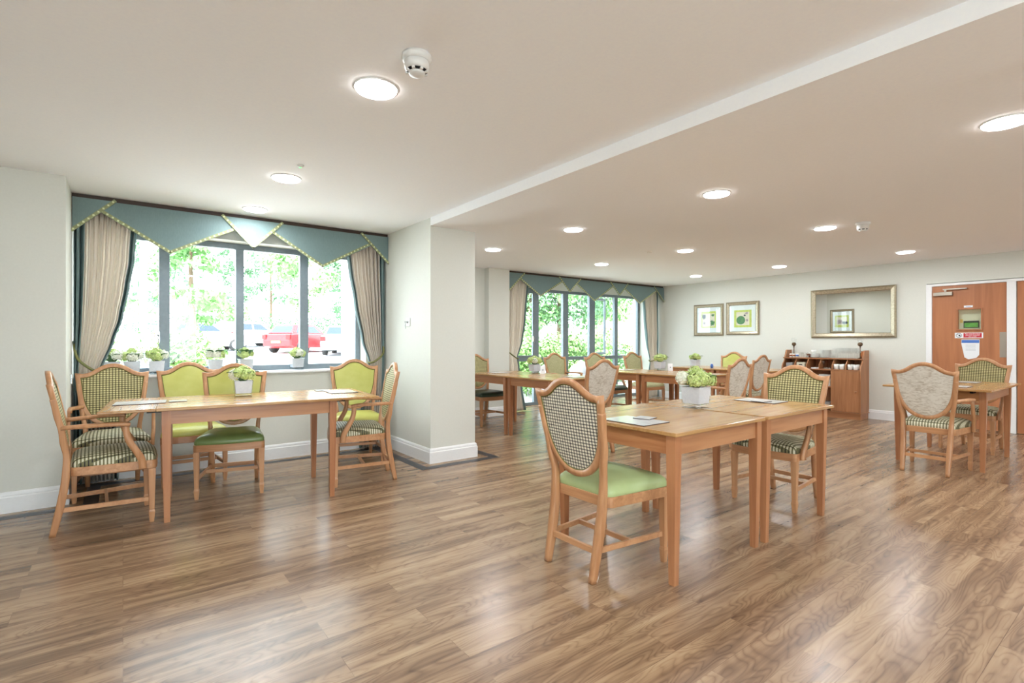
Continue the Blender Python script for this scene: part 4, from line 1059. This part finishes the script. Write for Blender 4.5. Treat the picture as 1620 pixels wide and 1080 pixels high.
# notices fixed to the door move with it: parts
np_ = dl((9.2605, 1.775, 1.668), (9.262, 1.868, 1.695), 'paper', 'name_plate'); dl((9.2598, 1.797, 1.6795), (9.2606, 1.846, 1.6835), 'signblue', 'text_line', 0, np_)
sg = dl((9.2600, 1.668, 1.247), (9.262, 1.965, 1.322), 'paper', 'warning_sign')
dl((9.2595, 1.683, 1.254), (9.2602, 1.872, 1.315), 'signred', 'red_panel', 0, sg)
for i, t_ in enumerate(('No unauthorised', 'persons beyond', 'this point')):
    text('lettering', t_, 0.0225, 'paper', sg, TM(1.7775, 1.304 - 0.019 * i, 9.2592))
rg = MB()
def ringmesh(mb, y, z, r0, r1, x, n=24):
    v = []
    for rr in (r0, r1):
        for k in range(n):
            a = 2 * math.pi * k / n; v.append((x - 9.27, y - 1.826 + rr * math.cos(a), z + rr * math.sin(a)))
    mb.add(v, [(k, (k + 1) % n, n + (k + 1) % n, n + k) for k in range(n)])
ringmesh(rg, 1.92, 1.285, 0.026, 0.031, 9.2595)
rg.add([(9.2594 - 9.27, 1.92 - 1.826 + a, 1.285 + b) for a, b in ((0.021, 0.017), (0.017, 0.021), (-0.021, -0.017), (-0.017, -0.021))], [(0, 1, 2, 3)])
rg.add([(9.2593 - 9.27, 1.92 - 1.826 + a, 1.285 + b) for a, b in ((-0.016, -0.012), (-0.014, 0.008), (-0.004, 0.012), (0.002, 0.002), (0.004, -0.012))], [(0, 1, 2, 3, 4)])
rg.build('no_entry_symbol', 'ink', sg)
pp = MB(); poly = [(1.705, 1.228), (1.895, 1.228), (1.895, 1.17), (1.862, 0.98), (1.82, 0.955), (1.74, 0.975), (1.708, 1.02)]
pp.prism([(a - 1.826, b) for a, b in poly], 9.2605 - 9.27, 9.262 - 9.27, 'x'); pps = pp.build('paper_notice', 'paper', d1)
dl((9.2598, 1.708, 1.18), (9.2604, 1.892, 1.222), 'signblue', 'blue_heading', 0, pps)
for i in range(6): dl((9.2598, 1.745, 1.155 - 0.016 * i), (9.2604, 1.85, 1.157 - 0.016 * i), 'inkgrey', 'text_line', 0, pps)
# board seen through the pane
gs = tag(empty('notice_board', (9.42, 1.8, 1.45)), 'green notice with black frame seen through the glass of the brown door', 'sign')
gs.location = (9.33, 1.81, 1.45)
MB().box((0, -0.085, -0.06), (0.01, 0.075, 0.035)).build('board_frame', 'screen', gs)
MB().box((-0.001, -0.077, -0.052), (0.0, 0.067, 0.008)).build('green_face', 'signgreen', gs)
MB().box((0.012, -0.13, -0.12), (0.02, 0.13, 0.2)).build('cream_backing', 'backroom', gs)
MB().box((0.010, 0.085, 0.01), (0.0118, 0.115, 0.06)).build('yellow_notice', 'yellow', gs)
# second door
d2 = struct(empty('door_2', (9.27, 0.9, 0)))
MB().box((-0.008, -0.405, 0.006), (0.036, 0.437, 1.983)).build('door_leaf', 'door', d2)
MB().box((-0.0105, -0.38, 0.99), (-0.008, -0.32, 1.32)).build('push_plate', 'satin', d2)

# ------------------------------------------------------------------ ceiling fittings
def downlight(x, y, z, label, vis=True):
    root = tag(empty('recessed_light', (x, y, z)), label, 'ceiling light', 'recessed ceiling lights')
    mb = MB(); n = 32; v = []; prof = [(0.098, -0.0005), (0.104, -0.001), (0.105, -0.005), (0.099, -0.008)]
    for r, zz in prof:
        for k in range(n): a = 2 * math.pi * k / n; v.append((r * math.cos(a), r * math.sin(a), zz))
    f = []
    for j in range(4):
        for k in range(n): f.append((j * n + k, j * n + (k + 1) % n, ((j + 1) % 4) * n + (k + 1) % n, ((j + 1) % 4) * n + k))
    mb.add(v, f, 0, True); mb.build('trim_ring', 'plastic', root)
    MB().lathe([(0.08, -0.018), (0.094, -0.015), (0.098, -0.008), (0.098, -0.003)], n=n).build('diffuser', 'lamp', root)
    ld = bpy.data.lights.new('lamp_glow', 'AREA'); ld.shape = 'DISK'; ld.size = 0.19; ld.energy = LAMP_W; ld.color = (0.91, 0.965, 1.0)
    lo = bpy.data.objects.new('lamp_glow', ld); COL.objects.link(lo); lo.parent = root; lo.location = (0, 0, -0.02)
    return root
P = [(0.97, 2.36, HL, 'round recessed light nearest the camera in the left ceiling'), (0.97, 4.06, HL, 'round recessed light in the left ceiling beside the small sensor'),
     (0.97, 5.19, HL, 'round recessed light closest to the left pelmet'),
     (3.77, 0.59, HR, 'round recessed light cut by the right edge, right of the beam'), (3.77, 2.27, HR, 'round recessed light halfway along the beam on its right'),
     (3.77, 3.9, HR, 'round recessed light right of the beam above the nearest checked chair'), (3.77, 5.37, HR, 'round recessed light just beyond the white pier'),
     (5.8, 2.27, HR, 'round recessed light beside the far smoke detector'), (5.8, 3.93, HR, 'round recessed light above the middle far row'), (5.8, 5.39, HR, 'round recessed light in front of the far pelmet'),
     (8.2, 2.24, HR, 'round recessed light nearest the brown door'), (8.2, 3.87, HR, 'round recessed light left of the mirror'), (8.2, 5.34, HR, 'round recessed light above the two framed pictures')]
for a in P: downlight(*a)
for (x, y, z) in [(0.97, 0.6, HL), (0.97, -1.2, HL), (0.97, -2.9, HL), (-1.3, 0.6, HL), (-1.3, -1.2, HL), (3.77, -1.1, HR), (3.77, -2.8, HR), (5.8, 0.59, HR), (5.8, -1.1, HR), (5.8, -2.8, HR), (8.2, 0.59, HR), (8.2, -1.1, HR), (8.2, -2.8, HR)]:
    downlight(x, y, z, 'round recessed ceiling light outside the photographed part of the room')
downlight(9.95, 2.0, HR, 'unseen ceiling light added to brighten the corridor behind the brown door')  # unseen lamp added to light what shows through the door pane
def smoke(x, y, z, label, s=1.0):
    r = tag(empty('smoke_detector', (x, y, z)), label, 'smoke detector')
    MB().lathe([(0.062 * s, 0), (0.064 * s, -0.012 * s), (0.058 * s, -0.028 * s)], n=28).build('base', 'plastic', r)
    MB().lathe([(0.052 * s, -0.026 * s), (0.053 * s, -0.052 * s), (0.045 * s, -0.066 * s)], n=28).build('body', 'plastic', r)
    MB().lathe([(0.046 * s, -0.066 * s), (0.034 * s, -0.074 * s)], n=28).build('vent_core', 'black', r)
    for k in range(8):
        a = 2 * math.pi * k / 8
        c, s_2 = math.cos(a), math.sin(a)
        MB().box((0.033 * s, -0.006, -0.0745 * s), (0.048 * s, 0.006, -0.064 * s), mat=Matrix.Rotation(a, 4, 'Z')).build('vent_rib', 'plastic', r)
    MB().lathe([(0.036 * s, -0.072 * s), (0.032 * s, -0.082 * s), (0.01 * s, -0.086 * s)], n=24).build('nose', 'plastic', r)
smoke(1.0, 1.99, HL, 'white smoke detector on the left ceiling above the nearest recessed light')
smoke(5.86, 1.95, HR, 'white smoke detector on the right ceiling')
se = tag(empty('ceiling_sensor', (0.98, 3.72, HL)), 'tiny white sensor with a green light on the left ceiling', 'sensor')
MB().lathe([(0.024, 0), (0.022, -0.008), (0.01, -0.014)]).build('housing', 'plastic', se)
MB().lathe([(0.009, -0.0135), (0.004, -0.017)]).build('indicator', 'led', se)
s5 = tag(empty('ceiling_sensor', (5.55, 4.3, HR)), 'tiny flat sensor on the right ceiling in front of the far window', 'sensor')
MB().lathe([(0.035, 0), (0.03, -0.008)]).build('housing', 'plastic', s5)

# ------------------------------------------------------------------ outside
def gz(y): return -0.25 if y < 8 else -0.25 + (y - 8) * 0.041
g = MB(); g.add([(-40, 6.05, -0.25), (60, 6.05, -0.25), (60, 8, -0.25), (-40, 8, -0.25), (60, 70, gz(70)), (-40, 70, gz(70))], [(0, 1, 2, 3), (3, 2, 4, 5)])
tag(g.build('car_park', 'tarmac'), 'pale car park surface seen through the left window', 'ground'); bpy.data.objects['car_park']['kind'] = 'structure'
struct(MB().add([(-40, -40, -0.25), (60, -40, -0.25), (60, -4.3, -0.25), (-40, -4.3, -0.25)], [(0, 1, 2, 3)]).build('added_back_ground', 'tarmac'))  # unseen pale ground added to bounce daylight in through the back opening
def ray(u):
    r = (u - 810) / 811; S, K = 0.79653, 0.60460
    return (S * r + K, -K * r + S)
def at(u, d): x, y = ray(u); return (d * x, d * y)
def leaves(mb, blobs, n, size, seed, flat=0.0):
    rnd = random.Random(seed)
    tot = sum(b[3] ** 2 for b in blobs)
    for (cx, cy, cz, r, *sq) in blobs:
        sz = sq[0] if sq else 1.0
        for _ in range(max(6, int(n * r * r / tot))):
            while True:
                d = Vector((rnd.uniform(-1, 1), rnd.uniform(-1, 1), rnd.uniform(-1, 1)))
                if 0.05 < d.length < 1: break
            d = d.normalized() * (rnd.random() ** 0.35)
            c = Vector((cx + d.x * r, cy + d.y * r, cz + d.z * r * sz))
            nr = (d.normalized() + Vector((rnd.uniform(-.8, .8), rnd.uniform(-.8, .8), rnd.uniform(-.3, 1)))).normalized()
            u = nr.orthogonal().normalized(); u = Matrix.Rotation(rnd.uniform(0, 6.28), 3, nr) @ u; w_ = nr.cross(u)
            s = size * rnd.uniform(0.6, 1.3)
            mb.add([c - u * s, c - w_ * s * 0.45, c + u * s, c + w_ * s * 0.45], [(0, 1, 2, 3)])
def tree(u, d, h, cr, cz, label, mat, seed, n=5000, leaf=0.14, group=None, layers=False):
    x, y = at(u, d); z0 = gz(y)
    root = tag(empty('tree', (x, y, z0)), label, 'tree', group)
    MB().tube(smooth_path([(0, 0, -0.1), (0.05, 0.02, h * 0.3), (0, 0.05, h * 0.6), (0.03, 0, h * 0.92)], 4), 0.12, 8, scl=[1.1 - 0.075 * i for i in range(13)]).build('trunk', 'bark', root)
    rnd = random.Random(seed); bl = []
    for k in range(26):
        a = rnd.uniform(0, 6.28); t = rnd.random(); zz = cz + (h - cz) * t
        if layers: rr = cr * (1 - t) * rnd.uniform(0.5, 1.0)
        else: rr = cr * math.sqrt(max(0.05, 1 - (2 * t - 1) ** 2)) * rnd.uniform(0.3, 0.9)
        bl.append((rr * math.cos(a), rr * math.sin(a), zz, cr * rnd.uniform(0.2, 0.38), 0.5 if layers else 0.8))
    m = MB(); leaves(m, bl, n, leaf, seed); m.build('foliage', mat, root)
    return root
def bush(x, y, z0, w_, d_, h, label, mat, seed, n=2500, leaf=0.05, cat='bush', name='shrub'):
    rnd = random.Random(seed); root = tag(empty(name, (x, y, z0)), label, cat)
    bl = []
    for k in range(16):
        t = rnd.random() ** 0.7; bl.append((rnd.uniform(-w_ / 2, w_ / 2), rnd.uniform(-d_ / 2, d_ / 2), h * (0.12 + 0.68 * t), min(w_, h) * 0.26))
    m = MB(); leaves(m, bl, n, leaf, seed); m.build('foliage', mat, root)
    m = MB()
    for k in range(7):
        a = rnd.uniform(0, 6.28); m.tube([(0.06 * math.cos(a), 0.06 * math.sin(a), -0.05), (w_ * 0.25 * math.cos(a), d_ * 0.25 * math.sin(a), h * 0.6)], 0.012, 5)
    m.build('branches', 'bark', root)
    return root
x, y = at(226, 9.6); bush(x, y, gz(y), 1.9, 1.1, 1.55, 'leafy bush outside the left pane of the left window', 'hedge', 5, 3000, 0.05)
x, y = at(293, 9.0); bush(x, y, gz(y), 0.85, 0.9, 1.55, 'rounded bush outside the left window, right of the handle mullion', 'hedge', 6, 2600, 0.05)
tree(302, 17, 5.6, 1.7, 1.6, 'bright green layered conifer beyond the left window', 'tree', 21, 2600, 0.13, layers=True)
tree(372, 50, 10, 2.2, 2.5, 'small dark tree far across the car park', 'treed', 22, 1500, 0.2)
tree(428, 46, 12, 3.0, 3.0, 'pale tree behind the white car', 'treed', 23, 2000, 0.2)
tree(482, 35, 10, 2.6, 2.6, 'bright tree rising behind the red car', 'tree', 24, 2900, 0.2)
tree(548, 43, 10, 2.8, 2.2, 'dark tree at the far right of the car park', 'treed', 25, 2200, 0.2)
tree(225, 40, 9, 3.8, 2.5, 'distant tree behind the lamp post', 'treed', 26, 1300, 0.22)
x, y = at(227, 15); lp = tag(empty('lamp_post', (x, y, gz(y))), 'tall pale lamp post outside the left pane', 'lamp post')
MB().tube([(0, 0, 0), (0, 0, 3.0), (0, 0, 5.5)], 0.10, 12, scl=[1, .9, .75]).build('pole', 'pole', lp)
MB().box((-0.35, -0.12, 5.45), (0.35, 0.12, 5.6)).build('lamp_head', 'pole', lp, 0.02)
def hedge_row(u0, u1, d, h, label, seed, n=5000):
    (xa, ya), (xb, yb) = at(u0, d), at(u1, d); root = tag(empty('hedge', ((xa + xb) / 2, (ya + yb) / 2, gz((ya + yb) / 2))), label, 'hedge')
    m = MB(); bl = []
    for k in range(34):
        t = k / 33; bl.append((xa + (xb - xa) * t - (xa + xb) / 2, ya + (yb - ya) * t - (ya + yb) / 2, h * 0.5, h * 0.55))
    leaves(m, bl, n, 0.14, seed); m.build('foliage', 'treed', root)
hedge_row(200, 560, 44, 2.2, 'long hedge at the back of the car park', 31)

def car(u, d, yaw, paint_, label, z=None):
    x, y = at(u, d); root = tag(empty('car', (x, y, gz(y)), R(yaw)), label, 'car')
    # x forward
    W = 0.86
    prof = [(-2.0, 0.35), (-2.05, 0.62), (-1.98, 0.95), (-1.62, 1.0), (0.95, 0.98), (1.75, 0.86), (1.98, 0.66), (2.0, 0.35), (1.7, 0.24), (-1.7, 0.24)]
    v = []; nn = len(prof)
    for s, k in ((-1, 0.94), (-1, 1.0), (1, 1.0), (1, 0.94)): 
        pass
    m = MB()
    def ringy(yy, sc): return [(px * sc, yy, 0.6 + (pz - 0.6) * sc) for px, pz in prof]
    v = ringy(-W, 0.95) + ringy(-W * 0.93, 1.0) + ringy(W * 0.93, 1.0) + ringy(W, 0.95)
    f = [tuple(range(nn)), tuple(3 * nn + k for k in range(nn))]
    for r in range(3):
        for k in range(nn): f.append((r * nn + k, r * nn + (k + 1) % nn, (r + 1) * nn + (k + 1) % nn, (r + 1) * nn + k))
    m.add(v, f, 0, False)
    # roof and pillars (greenhouse)
    b = [(-1.75, 0.99), (1.0, 0.98)]; t = [(-1.35, 1.46), (0.25, 1.47)]
    def gh(s, e=0.0): 
        return [(b[0][0], -0.76, b[0][1]), (b[1][0], -0.76, b[1][1]), (b[1][0], 0.76, b[1][1]), (b[0][0], 0.76, b[0][1]), (t[0][0], -0.6, t[0][1]), (t[1][0], -0.6, t[1][1]), (t[1][0], 0.6, t[1][1]), (t[0][0], 0.6, t[0][1])]
    m.add(gh(1), [(0, 3, 2, 1), (4, 5, 6, 7), (0, 1, 5, 4), (1, 2, 6, 5), (2, 3, 7, 6), (3, 0, 4, 7)])
    m.build('body', paint_, root, 0.05)
    gl = MB()
    for s in (-1, 1):
        for xa, xb, ta, tb in ((-1.45, -0.55, -1.18, -0.52), (-0.45, 0.62, -0.42, 0.16)):
            def Pq(px, z): yy = 0.76 - (z - 0.99) / 0.47 * 0.16 + 0.006; return (px, s * yy, z)
            gl.add([Pq(xa, 1.03), Pq(xb, 1.03), Pq(tb, 1.40), Pq(ta, 1.40)], [(0, 1, 2, 3)])
    def Pr(yy, z, f_):
        tt = (z - 0.99) / 0.47; xx = (b[0][0] + (t[0][0] - b[0][0]) * tt - 0.008) if f_ < 0 else (b[1][0] + (t[1][0] - b[1][0]) * tt + 0.008); return (xx, yy * (1 - 0.2 * tt), z)
    for f_ in (-1, 1): gl.add([Pr(-0.66, 1.05, f_), Pr(0.66, 1.05, f_), Pr(0.66, 1.40, f_), Pr(-0.66, 1.40, f_)], [(0, 1, 2, 3)])
    gl.build('window_glass', 'carglass', root)
    for wx in (-1.25, 1.28):
        for s in (-1, 1):
            wv = MB(); wv.tube([(wx, s * 0.66, 0.31), (wx, s * 0.87, 0.31)], 0.31, 20); wo = wv.build('wheel', 'tyre', root)
            hb = MB(); hb.tube([(wx, s * 0.80, 0.31), (wx, s * 0.885, 0.31)], 0.19, 14); hb.build('hub_cap', 'silvercar', wo)
    tl = MB()
    for s in (-1, 1): tl.box((-2.06, s * 0.72 - 0.12, 0.70), (-1.95, s * 0.72 + 0.12, 0.92))
    tl.build('tail_lights', 'tail', root)
    MB().box((-2.075, -0.26, 0.5), (-2.03, 0.26, 0.61)).build('number_plate', 'plate', root)
    return root
car(478, 28, 38, 'red', 'red hatchback parked outside the right half of the left window')
car(398, 32, 30, 'whitecar', 'white car parked left of the red hatchback')
car(322, 27, 10, 'silvercar', 'silver car seen between the second and third mullions')
car(546, 27, 62, 'silvercar', 'pale car partly hidden by the white outside wall')
car(384, 40, 20, 'whitecar', 'distant white car beyond the middle mullion')

# garden outside the far window
g2 = MB(); v = []; f = []; NX, NY = 16, 12
for j in range(NY + 1):
    for i in range(NX + 1):
        y = 7.66 + 16 * j / NY; x0_ = 0.40 * y + 0.3; x = x0_ + (30 - x0_) * i / NX
        z = -0.08 if y < 9.2 else -0.08 + 0.17 * (y - 9.2) ** 1.0
        v.append((x, y, z))
for j in range(NY):
    for i in range(NX): a = j * (NX + 1) + i; f.append((a, a + 1, a + NX + 2, a + NX + 1))
g2.add(v, f, 0, True); og = g2.build('garden_bank', 'gravel'); struct(og)
def bank(y): return -0.08 if y < 9.2 else -0.08 + 0.17 * (y - 9.2)
spec = [(826, 12.2, 1.3, 1.3, 'hedge', 'shrub outside the far window next to the left curtain'), (868, 13.0, 1.5, 1.4, 'hedge2', 'light green shrub beyond the second bay of the far window'),
        (912, 13.8, 1.5, 1.5, 'hedge', 'shrub beyond the middle bay of the far window'), (950, 14.6, 1.4, 1.3, 'treed', 'dark shrub behind the open casement'),
        (988, 15.6, 1.7, 1.2, 'hedge', 'clipped low hedge shrub in front of the timber fence')]
for i, (u, d, w_, h, mt, lb) in enumerate(spec):
    x, y = at(u, d); bush(x, y, bank(y), w_, 1.2, h, lb, mt, 60 + i, 4200, 0.05)
for i, (u, d, h, cr, cz, mt, lb) in enumerate([(838, 17, 6.5, 2.2, 1.2, 'tree', 'bright tree filling the left bays of the far window'), (885, 18, 7, 2.6, 1.0, 'treed', 'tree behind the second mullion of the far window'),
                                         (935, 19, 7.0, 2.4, 1.4, 'tree', 'pale green tree behind the middle of the far window'), (985, 26, 9.0, 2.8, 3.6, 'treed', 'dark tree above the timber fence')]):
    x, y = at(u, d)
    t_ = tree(u, d, h, cr, cz, lb, mt, 80 + i, 11000, 0.085); t_.location.z = bank(min(y, 23)) 
for i, (u, d, lb) in enumerate([(871, 10.6, 'pale rounded boulder outside the second bay of the far window'), (920, 10.8, 'pale rounded boulder outside the middle bay of the far window')]):
    x, y = at(u, d); rnd = random.Random(i + 3)
    m = MB(); m.lathe([(0.26, -0.1), (0.32, 0.2), (0.3, 0.5), (0.2, 0.75), (0.04, 0.86)], n=16)
    m.v = [(p[0] * (1 + rnd.uniform(-.07, .07)), p[1] * (1 + rnd.uniform(-.07, .07)), p[2] * (1 + rnd.uniform(-.05, .05))) for p in m.v]
    o = m.build('boulder', 'rock'); o.location = (x, y, bank(y)); tag(o, lb, 'rock')
fe = tag(empty('timber_fence', (16.9, 15.0, bank(15.0))), 'brown timber fence behind the clipped hedge', 'fence')
for k in range(26):
    MB().box((-1.2 + 0.15 * k, -0.012, 0.0), (-1.2 + 0.15 * k + 0.135, 0.012, 1.75 + 0.02 * (k % 2))).build('fence_board', 'fence', fe)
for zz in (0.3, 1.4): MB().box((-1.25, 0.012, zz), (2.75, 0.05, zz + 0.09)).build('fence_rail', 'fence', fe)

bpy.context.view_layer.update()
